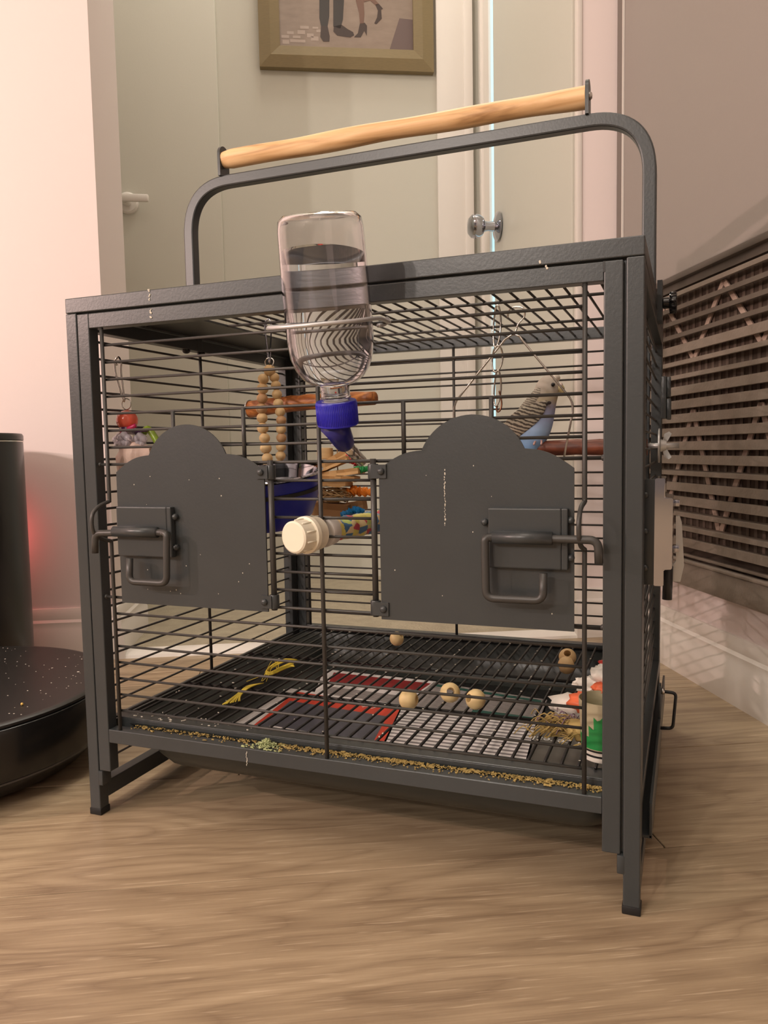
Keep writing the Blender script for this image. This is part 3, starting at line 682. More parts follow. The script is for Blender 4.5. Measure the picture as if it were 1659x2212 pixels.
# floor grate
bm = bm_new()
box(bm, 0.013, 0.0165, 0.0836, 0.447, 0.0345, 0.0850, 0.0004); box(bm, 0.022, 0.0165, 0.0735, 0.447, 0.0180, 0.0840, 0.0004)
box(bm, 0.022, 0.0180, 0.0700, 0.0235, 0.030, 0.0840)
fg = part('floor_grate', bm, cagem, cage, None)
NX = 36
for i in range(NX):
    x = 0.0215 + i * 0.01195
    if x > 0.446: break
    wire(fg, (x, 0.030, 0.0862), (x, D - 0.014, 0.0862), 0.0012, m=gratem)
for y in (0.121, 0.240, D - 0.0145): wire(fg, (0.0185, y, 0.0838), (0.446, y, 0.0838), 0.0015, m=gratem)
# slide-out tray under the grate
TX0, TX1, TY0, TY1 = 0.0495, 0.440, 0.0150, 0.3720
def rrect(i, z, fl_=0.0):
    x0, x1, y0, y1, r = TX0 + i - fl_, TX1 - i * 0.4, TY0 + i, TY1 - i, 0.018
    pts = []
    for (cx, cy, a0) in ((x1 - r, y0 + r, -90), (x1 - r, y1 - r, 0), (x0 + r, y1 - r, 90), (x0 + r, y0 + r, 180)):
        for k in range(5):
            a = math.radians(a0 + 22.5 * k); pts.append((cx + r * math.cos(a), cy + r * math.sin(a), z))
    return pts
bm = bm_new(); loft(bm, [rrect(0, 0.0800, 0.028), rrect(0, 0.0672, 0.001), rrect(0, 0.0668), rrect(0.003, 0.055), rrect(0.010, 0.045), rrect(0.022, 0.0385), rrect(0.040, 0.0365)][::-1], False)
rs_ = rrect(0.040, 0.0365); f = bm.faces.new([bm.verts.new(p) for p in rs_])
bmesh.ops.remove_doubles(bm, verts=bm.verts[:], dist=1e-5)
inner = [rrect(0.001, 0.0806, 0.028), rrect(0.0015, 0.0674, 0.0), rrect(0.0045, 0.055), rrect(0.0115, 0.0463), rrect(0.022, 0.0415), rrect(0.040, 0.0405)]
loft(bm, inner, False); bm.faces.new([bm.verts.new(p) for p in rrect(0.040, 0.0405)])
bmesh.ops.remove_doubles(bm, verts=bm.verts[:], dist=1e-5)
tray = part('tray', bm, traym, cage, 0.9)
bm = bm_new(); box(bm, 0.075, 0.045, 0.0406, 0.428, 0.345, 0.0410); part('tray_liner', bm, trayin, tray)
bm = bm_new(); box(bm, 0.440, 0.030, 0.0405, 0.4662, 0.352, 0.0425); box(bm, 0.4640, 0.030, 0.0405, 0.4662, 0.352, 0.0660, 0.0005); part('tray_front', bm, cagem, tray)
bm = bm_new(); tube(bm, fillet([(0.4660, 0.215, 0.0900), (0.4790, 0.215, 0.0893), (0.4765, 0.215, 0.0560), (0.4640, 0.215, 0.0552)], 0.004, 5), 0.0015, 8)
part('pull_ring', bm, darkm, tray)
bm = bm_new(); box(bm, 0.4640, 0.209, 0.053, 0.4662, 0.221, 0.096, 0.0004); part('ring_plate', bm, cagem, tray)
bm = bm_new(); tube(bm, [(0.466, 0.215, 0.090), (0.4692, 0.215, 0.090)], 0.0028, 12); part('ring_screw', bm, steel, tray)
# carrying handle
HY = 0.176; hw_ = 0.0056
bm = bm_new()
cl = fillet([(0.0056, HY, 0.4225), (0.0056, HY, 0.5870), (W - 0.0056, HY, 0.5870), (W - 0.0056, HY, 0.4225)], 0.049, 16)
def sq_tube(bm, pts, h):
    rings = []
    pts = [Vector(p) for p in pts]
    for i, p in enumerate(pts):
        d = (pts[min(i + 1, len(pts) - 1)] - pts[max(i - 1, 0)]).normalized(); yv = Vector((0, 1, 0)); xv = d.cross(yv).normalized()
        c = 0.0015; ring = []
        for (a, b) in ((1, 1), (-1, 1), (-1, -1), (1, -1)):
            q = p + xv * a * (h - c) + yv * b * (h - c)
            s0 = math.atan2(b, a) - PI / 4
            for k in range(3):
                an = s0 + k * PI / 4; ring.append(q + (xv * math.cos(an) + yv * math.sin(an)) * c)
        rings.append(ring)
    loft(bm, rings)
sq_tube(bm, cl, hw_)
hd = part('carry_handle', bm, cagem, cage, 0.30)
for s in (0, 1):
    x = 0.0470 if s == 0 else 0.4045
    poly = [(HY - 0.0085, 0.5915), (HY + 0.0085, 0.5915), (HY + 0.0085, 0.6130)]
    poly += [(HY + 0.0085 * math.cos(a), 0.6130 + 0.0085 * math.sin(a)) for a in [PI * k / 12 for k in range(1, 12)]] + [(HY - 0.0085, 0.6130)]
    bm = bm_new(); prism(bm, poly, 'x', x - 0.0014, x + 0.0014); part('grip_bracket', bm, cagem, hd)
    bm = bm_new(); sx = -1 if s == 0 else 1
    lathe(bm, [(0.0036, 0), (0.0036, 0.0006), (0.0022, 0.002), (0.0001, 0.0024)], (x + sx * 0.0014, HY, 0.6085), (sx, 0, 0), 14); part('grip_screw', bm, steel, hd)
bm = bm_new(); rings = []
rsx = random.Random(5)
for i in range(41):
    tt = i / 40; x = 0.0486 + (0.4030 - 0.0486) * tt; rr = 0.0088 + 0.0005 * math.sin(tt * 7) + 0.0004 * math.sin(tt * 19 + 1) + (-0.0012 if i in (0,) else 0)
    zc = 0.6085 + 0.0002 * math.sin(tt * 5.0) + 0.0004 * math.sin(tt * 17); yc = HY + 0.0006 * math.sin(tt * 8)
    rings.append([(x, yc + rr * math.cos(2 * PI * k / 20) * (1 + 0.04 * math.sin(3 * 2 * PI * k / 20 + tt * 4)), zc + rr * math.sin(2 * PI * k / 20) * (1 + 0.03 * math.sin(2 * 2 * PI * k / 20 + tt * 6))) for k in range(20)])
loft(bm, rings); gr = part('wooden_grip', bm, gripwood, hd, 0.9, label='round pale wooden bar of the handle')
for gx, gz in ((0.142, 0.6135), (0.2853, 0.6150)):
    bm = bm_new(); ball(bm, (gx, HY - 0.0072, gz), 0.0016, 8, 1.2, 0.4, 1); part('red_spot', bm, mat('red_mark', (0.5, 0.06, 0.03, 1), 0.6), gr) if False else bm.free()
# side clamp with black knob, clip and chrome lock on the right side
bm = bm_new(); prism(bm, [(0.205, 0.4225), (0.229, 0.4225), (0.229, 0.4500), (0.221, 0.4570), (0.205, 0.4570)], 'x', 0.4600, 0.4642); part('clamp_plate', bm, cagem, cage, None)
bm = bm_new(); lathe(bm, [(0.003, 0), (0.0050, 0.0010), (0.0050, 0.0055), (0.0082, 0.0060), (0.0086, 0.0070), (0.0086, 0.0112), (0.0078, 0.0120), (0.001, 0.0122)], (0.4640, 0.215, 0.4385), (1, 0, 0), 36)
for k in range(12):
    a = 2 * PI * k / 12; tube(bm, [(0.4702, 0.215 + 0.0086 * math.cos(a), 0.4385 + 0.0086 * math.sin(a)), (0.4756, 0.215 + 0.0086 * math.cos(a), 0.4385 + 0.0086 * math.sin(a))], 0.0009, 8)
part('clamp_knob', bm, blackgloss, cage, label='black plastic screw knob on the side clamp')
bm = bm_new(); box(bm, 0.4605, 0.322, 0.341, 0.4655, 0.338, 0.384, 0.001); box(bm, 0.4655, 0.324, 0.340, 0.4700, 0.336, 0.3615, 0.001); box(bm, 0.4655, 0.324, 0.3625, 0.4695, 0.336, 0.3835, 0.001); part('side_clip', bm, cagem, cage)
# chrome lock
bm = bm_new(); box(bm, 0.4588, 0.0225, 0.2210, 0.4665, 0.0260, 0.2920, 0.0005); lk = part('lock_plate', bm, cagem, cage, label='dark riveted mounting plate of the chrome lock')
for z in (0.2815, 0.2572, 0.2325):
    bm = bm_new(); ball(bm, (0.4605, 0.0220, z), 0.0022, 12, 1, 0.7, 1); part('rivet', bm, cagem, lk)
lprof = [(0.4663, 0.2925), (0.4727, 0.2925), (0.4727, 0.2800), (0.4777, 0.2795), (0.4774, 0.2320), (0.4722, 0.2315), (0.4722, 0.2205), (0.4660, 0.2205)]
bm = bm_new(); prism(bm, lprof, 'y', 0.0215, 0.0640)
bmesh.ops.bevel(bm, geom=bm.edges[:], offset=0.0005, segments=2, affect='EDGES'); part('lock_body', bm, chrome, lk, 0.4, label='stepped chrome body of the lock')
for z in (0.2740, 0.2420):
    bm = bm_new(); box(bm, 0.4775, 0.052, z - 0.0022, 0.4815, 0.060, z + 0.0022, 0.0004); part('hinge_lug', bm, chrome, lk)
bm = bm_new(); prism(bm, [(0.4790, 0.2645), (0.4815, 0.2650), (0.4830, 0.2600), (0.4848, 0.2300), (0.4825, 0.2185), (0.4760, 0.2185), (0.4765, 0.2290), (0.4795, 0.2330)], 'y', 0.055, 0.062); part('lock_lever', bm, zinc, lk, 0.4)
bm = bm_new(); tube(bm, [(0.4745, 0.050, 0.2300), (0.4740, 0.050, 0.2065)], 0.0033, 14); part('lock_pin', bm, darkm, lk)
# white paint chips and drips on the frame
bm = bm_new(); rs = random.Random(2)
for (x, z) in [(0.0855, 0.4445), (0.0857, 0.4405), (0.0858, 0.4375), (0.0862, 0.4295), (0.0863, 0.4265), (0.0862, 0.4235), (0.395, 0.4348), (0.399, 0.4313)]:
    for j in range(3): ball(bm, (x + rs.uniform(-.0006, .0006), -0.0003, z + rs.uniform(-.001, .001)), rs.uniform(0.0004, 0.0009), 6, 1, 0.4, 1)
for k in range(26):
    cx = random.choice((0.115, 0.348)); ball(bm, (cx + rs.uniform(-0.06, 0.06), -0.0021, rs.uniform(0.20, 0.31)), rs.uniform(0.0002, 0.0005), 6, 1, 0.4, 1.2)
for k in range(30): ball(bm, (0.3287 + rs.uniform(-.0004, .0004), -0.0021, 0.262 + k * 0.0013 + rs.uniform(-.0008, .0008)), rs.uniform(0.0002, 0.0005), 6, 1, 0.4, 2.0)
for k in range(9): ball(bm, (0.1605 + rs.uniform(-.0006, .0006), -0.0003, 0.0655 + k * 0.0013), rs.uniform(0.0003, 0.0006), 6, 0.7, 0.4, 2.0)
part('droppings', bm, whiteline, cage, kind='stuff', label='small pale drips and splashes on the frame and doors')

# ------------------------------------------------------------------ water bottle on the front bars
AX0 = Vector((0.2584, -0.0250, 0.3408)); AXD = (Vector((0.2625, -0.0545, 0.4670)) - AX0).normalized()
t = thing('water_bottle', (0.2584, -0.025, 0.332), 'clear water bottle with blue cap hung upside down on the cage front', 'bottle')
outer = [(0.0098, 0.0060), (0.0101, 0.0105), (0.0108, 0.0112), (0.0101, 0.0120), (0.0102, 0.0196), (0.0155, 0.0212), (0.0210, 0.0250), (0.0252, 0.0310), (0.0280, 0.0390), (0.0294, 0.0500), (0.0292, 0.0850), (0.0284, 0.1100), (0.0281, 0.1205), (0.0272, 0.1270), (0.0240, 0.1300), (0.0120, 0.1290), (0.0008, 0.1285)]
th = 0.0011
innr = [(max(r - th, 0.0005), h + (0.0 if i < 13 else -th * (1.0 if i > 12 else 0))) for i, (r, h) in enumerate(outer)]
bm = bm_new(); lathe(bm, outer + innr[::-1], AX0, AXD, 48, close=False)
v0 = None
bmesh.ops.recalc_face_normals(bm, faces=bm.faces[:])
part('bottle_shell', bm, bottleglass, t, 1.0)
bm = bm_new(); wp = [(max(r - 0.0003, 0.0003), h) for r, h in innr if h > 0.0095]; lathe(bm, wp, AX0, AXD, 48)
bmesh.ops.bisect_plane(bm, geom=bm.verts[:] + bm.edges[:] + bm.faces[:], plane_co=(0, 0, 0.4430), plane_no=(0, 0, 1), clear_outer=True)
be = [e for e in bm.edges if e.is_boundary]; bmesh.ops.holes_fill(bm, edges=be, sides=0)
bmesh.ops.recalc_face_normals(bm, faces=bm.faces[:])
part('water', bm, waterm, t, 1.0)
bm = bm_new(); cp = [(0.0112, -0.0085), (0.0136, -0.0085), (0.0143, -0.0078), (0.0143, 0.0078), (0.0138, 0.0088), (0.0112, 0.0088)]
lathe(bm, cp, AX0, AXD, 48)
u_, v_ = frame_of(AXD)
for k in range(72):
    a = 2 * PI * k / 72; c = AX0 + (u_ * math.cos(a) + v_ * math.sin(a)) * 0.0143
    tube(bm, [c - AXD * 0.0068, c + AXD * 0.0072], 0.00026, 4)
part('bottle_cap', bm, bluep, t)
bm = bm_new(); lathe(bm, [(0.0092, 0.0089), (0.0092, 0.0094)], AX0, AXD, 32); part('added_cap_disc', bm, printwhite, t)  # added white disc, lightens the dark view through the bottle neck
bm = bm_new()
n0 = AX0 - AXD * 0.007; n1 = Vector((0.2545, -0.0035, 0.3195)); n2 = Vector((0.2552, 0.0240, 0.3065))
dn = (n1 - (n0 + Vector((-0.001, 0.0, -0.002)))).normalized()
tube(bm, [n0 + Vector((-0.003, -0.002, 0)), n0 + Vector((-0.001, 0.003, -0.006)), n1 + Vector((0, -0.003, 0.002)), n1, n1 + dn * 0.0025], [0.0100, 0.0088, 0.0076, 0.0068, 0.0040], 24); part('spout_holder', bm, navyp, t, 0.9)
bm = bm_new(); tube(bm, [n1, n2], 0.0044, 20); tube(bm, [n2, n2 + (n2 - n1).normalized() * 0.0015], [0.0044, 0.0030], 20); part('steel_spout', bm, steel, t, 0.9)
bm = bm_new(); rc = Vector((0.2548, -0.0385, 0.4040)); path = []
for k in range(41):
    a = math.radians(60 + 0) + (2 * PI - math.radians(120)) * k / 40
    path.append((rc.x + 0.0345 * math.cos(a + PI * 0.0 + PI / 2 - math.radians(0)) * 1.0, rc.y + 0.0340 * math.sin(a + PI / 2), rc.z))
path = [(0.2130, 0.0065, 0.4062), (0.2170, -0.0035, 0.4040)] + [p for p in path if p[1] < -0.012][::1] + [(0.2800, -0.0035, 0.4040), (0.2850, 0.0065, 0.4062)]
path.sort(key=lambda p: 0) if False else None
front = [(rc.x - 0.0360 * math.cos(PI * k / 24), rc.y - 0.0345 * math.sin(PI * k / 24), 0.4010 - 0.0068 * math.sin(PI * k / 24)) for k in range(25)]
path = [(0.2150, 0.0070, 0.4062), (0.2165, 0.0030, 0.4075), (0.2185, -0.0030, 0.4040), (0.2187, -0.02, 0.4040)] + front + [(0.2906, -0.02, 0.4040), (0.2900, -0.0030, 0.4040), (0.2860, 0.0030, 0.4078), (0.2830, 0.0075, 0.4050), (0.2800, 0.0010, 0.4030)]
tube(bm, smoothpath(path, 3), 0.0015, 8); part('wire_holder', bm, galv, t, 0.9)

# ------------------------------------------------------------------ multicoloured tube perch with white knob
t = thing('tube_perch', (0.228, 0.02, 0.253), 'multicoloured pebbled perch clamped to the cage front by a white knob', 'perch')
pa = Vector((0.2205, -0.0240, 0.2527)); pd = Vector((0.27, 1.0, 0.03)).normalized()
at_ = lambda h: pa + pd * h
bm = bm_new(); lathe(bm, [(0.0106, 0.0), (0.0119, 0.0010), (0.0121, 0.0120)], pa, pd, 40)
uu, vv = frame_of(pd)
for k in range(10):
    a = 2 * PI * k / 10 + 0.3; c = (uu * math.cos(a) + vv * math.sin(a)) * 0.0121
    tube(bm, [at_(0.003) + c, at_(0.0125) + c], 0.0007, 6)
part('knob', bm, whitep, t)
bm = bm_new(); lathe(bm, [(0.0122, 0.0120), (0.0140, 0.0126), (0.0141, 0.0160), (0.0130, 0.0175), (0.0126, 0.0255)], pa, pd, 40); part('flange', bm, whitep, t)
bm = bm_new(); lathe(bm, [(0.0118, 0.0325), (0.0120, 0.0330), (0.0108, 0.0425), (0.0100, 0.0430)], pa, pd, 40); part('collar', bm, mat('collar_white', (0.62, 0.59, 0.55, 1), 0.4), t)
bm = bm_new(); pr_ = [(0.0089 + 0.0005 * math.sin(k * 1.7), 0.0428 + k * 0.004) for k in range(28)]; lathe(bm, pr_, pa, pd, 32)
rs = random.Random(8)
for v in bm.verts: v.co += (v.co - (pa + pd * (v.co - pa).dot(pd))).normalized() * rs.uniform(-0.0006, 0.0006)
part('pebbled_rod', bm, cellsm, t, 1.2, label='bumpy rod covered in blue, yellow, red and green patches')

# ------------------------------------------------------------------ perches
def branch(a, b, r0, r1, seed, bow=0.004, n=14):
    rs = random.Random(seed); a, b = Vector(a), Vector(b); bm = bm_new(); pts = []; rr = []
    for i in range(n + 1):
        t_ = i / n; p = a.lerp(b, t_) + Vector((0, rs.uniform(-.0006, .0006), bow * math.sin(PI * t_) + rs.uniform(-.0005, .0005))); pts.append(p); rr.append(r0 + (r1 - r0) * t_ + rs.uniform(-.0004, .0004))
    tube(bm, pts, rr, 16); return bm
t = thing('branch_perch', (0.1, 0.25, 0.355), 'brown natural branch perch behind the wooden bead string', 'perch')
part('branch', branch((0.014, 0.268, 0.3648), (0.1830, 0.232, 0.3683), 0.0098, 0.0072, 4, 0.002), perchwood, t, 0.9)
bm = bm_new(); lathe(bm, [(0.003, 0), (0.0105, 0.0002), (0.0105, 0.0014), (0.003, 0.0016)], (0.0125, 0.268, 0.3648), (1, -0.05, 0), 24); part('washer', bm, zinc, t)
bm = bm_new(); ball(bm, (0.112, 0.2400, 0.3655), 0.0016, 8, 2.2, 1, 1); ball(bm, (0.118, 0.2390, 0.3650), 0.0012, 8, 1, 1, 2); part('chewed_spot', bm, kraft, t)
t = thing('perch_rod', (0.40, 0.225, 0.305), 'reddish brown wooden perch under the budgie, bolted to the right side', 'perch')
part('branch', branch((0.4520, 0.225, 0.3128), (0.3050, 0.225, 0.3125), 0.0079, 0.0068, 9, 0.001), perchred, t, 0.9)
bm = bm_new(); lathe(bm, [(0.003, 0), (0.0155, 0.0003), (0.0155, 0.0016), (0.003, 0.0018)], (0.4612, 0.225, 0.3138), (1, 0, 0), 28); part('washer', bm, zinc, t)
bm = bm_new(); tube(bm, [(0.450, 0.225, 0.3138), (0.4790, 0.225, 0.3138)], 0.0024, 12); part('bolt', bm, zinc, t)
bm = bm_new(); lathe(bm, [(0.0055, 0.0018), (0.0058, 0.0025), (0.0042, 0.0072)], (0.4612, 0.225, 0.3138), (1, 0, 0), 16)
for s in (-1, 1):
    prism(bm, [(0.4650, 0.3138 + s * 0.004), (0.4665, 0.3138 + s * 0.0105), (0.4705, 0.3138 + s * 0.0125), (0.4728, 0.3138 + s * 0.0105), (0.4690, 0.3138 + s * 0.0035)], 'y', 0.2240, 0.2262)
part('wing_nut', bm, zinc, t, 0.5)

# ------------------------------------------------------------------ the budgie
BY = 0.225
t = thing('budgie', (0.352, BY, 0.3200), 'blue budgerigar with grey barred wings standing on the right perch', 'bird')
# rings along the spine: (x, z, half depth in the drawing plane, half width), from tail root to crown
sp_ = [(0.3245, 0.2905, 0.0030, 0.0045), (0.3295, 0.2990, 0.0085, 0.0080), (0.3345, 0.3075, 0.0125, 0.0110), (0.3395, 0.3165, 0.0158, 0.0135), (0.3440, 0.3260, 0.0178, 0.0150), (0.3485, 0.3350, 0.0180, 0.0155), (0.3525, 0.3440, 0.0165, 0.0148), (0.3560, 0.3525, 0.0140, 0.0130),
       (0.3588, 0.3600, 0.0122, 0.0112), (0.3610, 0.3665, 0.0118, 0.0108), (0.3630, 0.3725, 0.0112, 0.0103), (0.3645, 0.3778, 0.0086, 0.0082), (0.3652, 0.3808, 0.0048, 0.0046), (0.3655, 0.3820, 0.0012, 0.0012)]
rings = []
for i, (x, z, a, b) in enumerate(sp_):
    p0 = sp_[max(i - 1, 0)]; p1 = sp_[min(i + 1, len(sp_) - 1)]; d = Vector((p1[0] - p0[0], 0, p1[1] - p0[1])).normalized(); nrm = Vector((d.z, 0, -d.x))
    rings.append([Vector((x, BY, z)) + nrm * a * math.cos(2 * PI * k / 24) + Vector((0, b * math.sin(2 * PI * k / 24), 0)) for k in range(24)])
bm = bm_new(); loft(bm, rings); bird = part('body', bm, birdbody, t, 3.0)
md = bird.modifiers.new('subsurf', 'SUBSURF'); md.levels = 1; md.render_levels = 2
def wing(side):
    # folded wing wraps the back and flank; long oval tapering to a tip near the tail
    bm = bm_new(); pts = [(0.3630, 0.3570), (0.3580, 0.3480), (0.3500, 0.3415), (0.3420, 0.3350), (0.3320, 0.3270), (0.3220, 0.3170), (0.3080, 0.3010)]
    rings = []
    wd = [0.0020, 0.0085, 0.0110, 0.0115, 0.0100, 0.0070, 0.0018]
    off = [0.0115, 0.0138, 0.0155, 0.0152, 0.0130, 0.0095, 0.0050]
    shift = [(0, 0.002), (-0.004, 0.003), (-0.0065, 0.004), (-0.008, 0.0045), (-0.008, 0.004), (-0.006, 0.003), (-0.002, 0.0)]
    for (x, z), a, o_, s in zip(pts, wd, off, shift):
        n_ = Vector((-0.62, 0, 0.78)); c = Vector((x + s[0] * 0.6, BY + side * o_, z + s[1] * 0.6))
        rings.append([c + n_ * a * math.cos(2 * PI * k / 14) + Vector((0, side * (0.0022 * math.sin(2 * PI * k / 14) - max(0, math.cos(2 * PI * k / 14)) * 0.0035), 0)) for k in range(14)])
    loft(bm, rings); o = part('wing', bm, birdwing, t, 3.0); m_ = o.modifiers.new('subsurf', 'SUBSURF'); m_.levels = 1; m_.render_levels = 2
wing(-1); wing(1)
# barred nape and mantle: a thin feathered saddle over neck and back
rings = []
for (x, z, a, b) in [(0.3218, 0.3255, 0.004, 0.006), (0.3290, 0.3345, 0.0090, 0.0120), (0.3375, 0.3450, 0.0105, 0.0140), (0.3440, 0.3545, 0.0100, 0.0130), (0.3500, 0.3630, 0.0085, 0.0118), (0.3540, 0.3700, 0.0070, 0.0108), (0.3580, 0.3770, 0.0045, 0.0080), (0.3600, 0.3805, 0.0020, 0.0040)]:
    d = Vector((0.60, 0, 0.80)); nrm = Vector((d.z, 0, -d.x))
    rings.append([Vector((x + 0.003, BY, z - 0.003)) + nrm * a * math.cos(2 * PI * k / 18) + Vector((0, b * math.sin(2 * PI * k / 18), 0)) for k in range(18)])
bm = bm_new(); loft(bm, rings); o = part('mantle', bm, birdnape, t, 3.0); m_ = o.modifiers.new('subsurf', 'SUBSURF'); m_.levels = 1; m_.render_levels = 2
for k, (dy, L_) in enumerate(((0.0, 0.075), (0.003, 0.068), (-0.003, 0.068), (0.006, 0.055), (-0.006, 0.055))):
    bm = bm_new(); a = Vector((0.3290, BY + dy * 0.6, 0.2990)); d = Vector((-0.52, dy * 4, -0.80)).normalized(); sd = Vector((0, 1, 0)); nn = d.cross(sd)
    rings = []
    for tt, ww in ((0, 0.003), (0.3, 0.0038), (0.7, 0.0035), (0.92, 0.002), (1.0, 0.0003)):
        c = a + d * L_ * tt; rings.append([c + sd * ww + nn * 0.0004, c - sd * ww + nn * 0.0004, c - sd * ww - nn * 0.0004, c + sd * ww - nn * 0.0004])
    loft(bm, rings); part('tail_feather', bm, tailblue, t)
for s in (-1, 1):
    bm = bm_new(); ball(bm, (0.3688, BY + s * 0.0096, 0.3722), 0.0019, 14, 1, 0.7, 1); part('eye', bm, eyem, t)
bm = bm_new()
rings = []
for (x, z, a, b) in [(0.3715, 0.3702, 0.0038, 0.0036), (0.3748, 0.3690, 0.0034, 0.0030), (0.3768, 0.3668, 0.0026, 0.0022), (0.3768, 0.3642, 0.0016, 0.0013), (0.3752, 0.3620, 0.0004, 0.0004)]:
    rings.append([Vector((x + a * 0.5 * math.cos(2 * PI * k / 12), BY + b * math.sin(2 * PI * k / 12), z + a * math.cos(2 * PI * k / 12))) for k in range(12)])
loft(bm, rings); part('beak', bm, beakm, t, 3.0)
bm = bm_new(); ball(bm, (0.3742, BY, 0.3722), 0.0030, 14, 0.8, 1.1, 0.8); part('cere', bm, cerem, t)
bm = bm_new(); ball(bm, (0.3690, BY, 0.3790), 0.0050, 16, 1.0, 1.3, 0.8); part('forehead', bm, mat('forehead_white', srgb(224, 216, 202), 0.8), t)
for s in (-1, 1):
    bm = bm_new(); ball(bm, (0.3655, BY + s * 0.0112, 0.3555), 0.0013, 10, 1.6, 0.6, 1.2); ball(bm, (0.3632, BY + s * 0.0115, 0.3540), 0.0011, 8); part('throat_spot', bm, mat('throat_dark', srgb(58, 50, 52), 0.8), t)
for s in (-1, 1):
    bm = bm_new(); b0 = Vector((0.3545, BY + s * 0.0055, 0.3240)); tube(bm, [b0, b0 + Vector((0.002, 0, -0.0045))], 0.0017, 8)
    for (dx, dy) in ((0.0, -0.0035), (0.0, 0.0022)):
        for sg in (1, -1):
            tube(bm, smoothpath([(0.3560, BY + s * 0.0055 + dy * 0.3, 0.3205), (0.3560 + dy, BY + s * 0.0055 + sg * 0.0050, 0.3202), (0.3560 + dy * 1.2, BY + s * 0.0055 + sg * 0.0092, 0.3170)], 4), 0.0010, 6)
    part('foot', bm, footm, t)

# ------------------------------------------------------------------ wire swing and hook chain
t = thing('wire_swing', (0.338, 0.19, 0.285), 'chrome wire swing hanging from the cage roof around the budgie', 'swing')
SY = 0.190
bm = bm_new(); tube(bm, smoothpath([(0.3310, SY + 0.004, 0.4330), (0.3335, SY + 0.002, 0.4405), (0.3395, SY, 0.4415), (0.3465, SY - 0.002, 0.4395), (0.3475, SY, 0.4330), (0.3420, SY, 0.4265), (0.3400, SY, 0.4215), (0.3385, SY, 0.4175)], 5), 0.0009, 6); part('swing_hook', bm, steel, t, 1.2)
bm = bm_new(); tube(bm, fillet([(0.3000, SY, 0.2860), (0.2796, SY, 0.3440), (0.2812, SY, 0.3577), (0.3290, SY, 0.4128)], 0.006, 4) + smoothpath([(0.3310, SY, 0.4140), (0.3370, SY, 0.4172), (0.3430, SY, 0.4150)], 4) + fillet([(0.3453, SY, 0.4115), (0.3893, SY, 0.3560), (0.3905, SY, 0.3470), (0.3790, SY, 0.2860)], 0.006, 4), 0.0010, 8); part('swing_wire', bm, steel, t, 1.2)
bm = bm_new(); tube(bm, [(0.292, SY, 0.2860), (0.386, SY, 0.2860)], 0.0055, 14); part('swing_dowel', bm, beadwood, t)
t = thing('hook_chain', (0.331, 0.15, 0.338), 'short chain of steel hooks hanging left of the budgie', 'chain')
CY = 0.150
def link(bm, x, z0, z1, wd, tilt=0.0, y=CY):
    pts = [(x + wd * math.cos(a) + tilt * (math.sin(a)), y + 0.0015 * math.cos(2 * a), (z0 + z1) / 2 + (z1 - z0) / 2 * math.sin(a)) for a in [2 * PI * k / 16 for k in range(16)]]
    tube(bm, pts, 0.0008, 6, closed=True)
for (z0, z1, wd) in ((0.4010, 0.4375, 0.0032), (0.3800, 0.4030, 0.0046), (0.3505, 0.3815, 0.0030)):
    bm = bm_new(); link(bm, 0.3312, z0, z1, wd, 0.001); part('chain_link', bm, steel, t, 1.2)
bm = bm_new(); tube(bm, smoothpath([(0.3330, CY, 0.3640), (0.3350, CY, 0.3540), (0.3340, CY, 0.3480), (0.3315, CY, 0.3460), (0.3305, CY, 0.3490), (0.3315, CY, 0.3510)], 5), 0.0008, 6); part('end_hook', bm, mat('copper_wire', (0.30, 0.16, 0.10, 1), 0.35, 1.0), t, 1.2)

# ------------------------------------------------------------------ wooden bead string
t = thing('bead_string', (0.117, 0.13, 0.30), 'string of pale wooden beads hanging from a clip in the left half of the cage', 'toy')
def clip_wire(bm, x, y, z0, z1, w_, tilt=0.0):
    tube(bm, smoothpath([(x - w_ * 0.4 + tilt, y, z1 - 0.004), (x - w_ + tilt, y, z1), (x - w_ * 0.9 + tilt, y, (z0 + z1) / 2 + 0.006), (x - 0.0005, y, z0), (x + 0.001, y, z0), (x + w_ * 0.8 + tilt, y, (z0 + z1) / 2 + 0.006), (x + w_ + tilt, y, z1 - 0.002), (x + w_ * 0.2 + tilt, y, z1 + 0.003), (x - w_ + tilt, y, z1)], 4), 0.0009, 6)
bm = bm_new(); clip_wire(bm, 0.1185, 0.13, 0.4015, 0.4360, 0.0034); part('clip', bm, chrome, t, 1.2)
bm = bm_new(); tube(bm, [(0.1187 + 0.0045 * math.cos(a), 0.13 + 0.0008 * math.sin(2 * a), 0.3985 + 0.0045 * math.sin(a)) for a in [2 * PI * k / 18 for k in range(18)]], 0.0006, 6, closed=True); part('ring', bm, steel, t, 1.2)
bead_me = {}
def bead(parent, c, r, m, rot=(0, 0, 0), name='wooden_bead'):
    base, _ = BASE[root_of(parent).name]; key = (m.name, r)
    if key not in bead_me:
        bm = bm_new(); h = r * 0.28; prof_ = []
        a0 = math.asin(0.30)
        for k in range(13):
            a = -PI / 2 + a0 + (PI - 2 * a0) * k / 12; prof_.append((r * math.cos(a), r * math.sin(a) * 0.97))
        prof_ = [(0.26 * r, -r * 0.80)] + prof_ + [(0.26 * r, r * 0.80)]
        lathe(bm, prof_, (0, 0, 0), (0, 0, 1), 18); bead_me[key] = mesh_of('wooden_bead', bm, m, 0.9)
    o = bpy.data.objects.new(name, bead_me[key]); COL.objects.link(o); o.parent = parent
    o.location = Vector(c) - base + Vector((SHEAR * (c[1] - base.y), 0, 0)); o.rotation_euler = rot
    return o
rs = random.Random(21)
bead(t, (0.1180, 0.131, 0.3915), 0.0056, beadwood, (0.2, 0.2, 0))
lz = [0.3835, 0.3745, 0.3655, 0.3560, 0.3470, 0.3375, 0.3280, 0.3185, 0.3090, 0.2990]
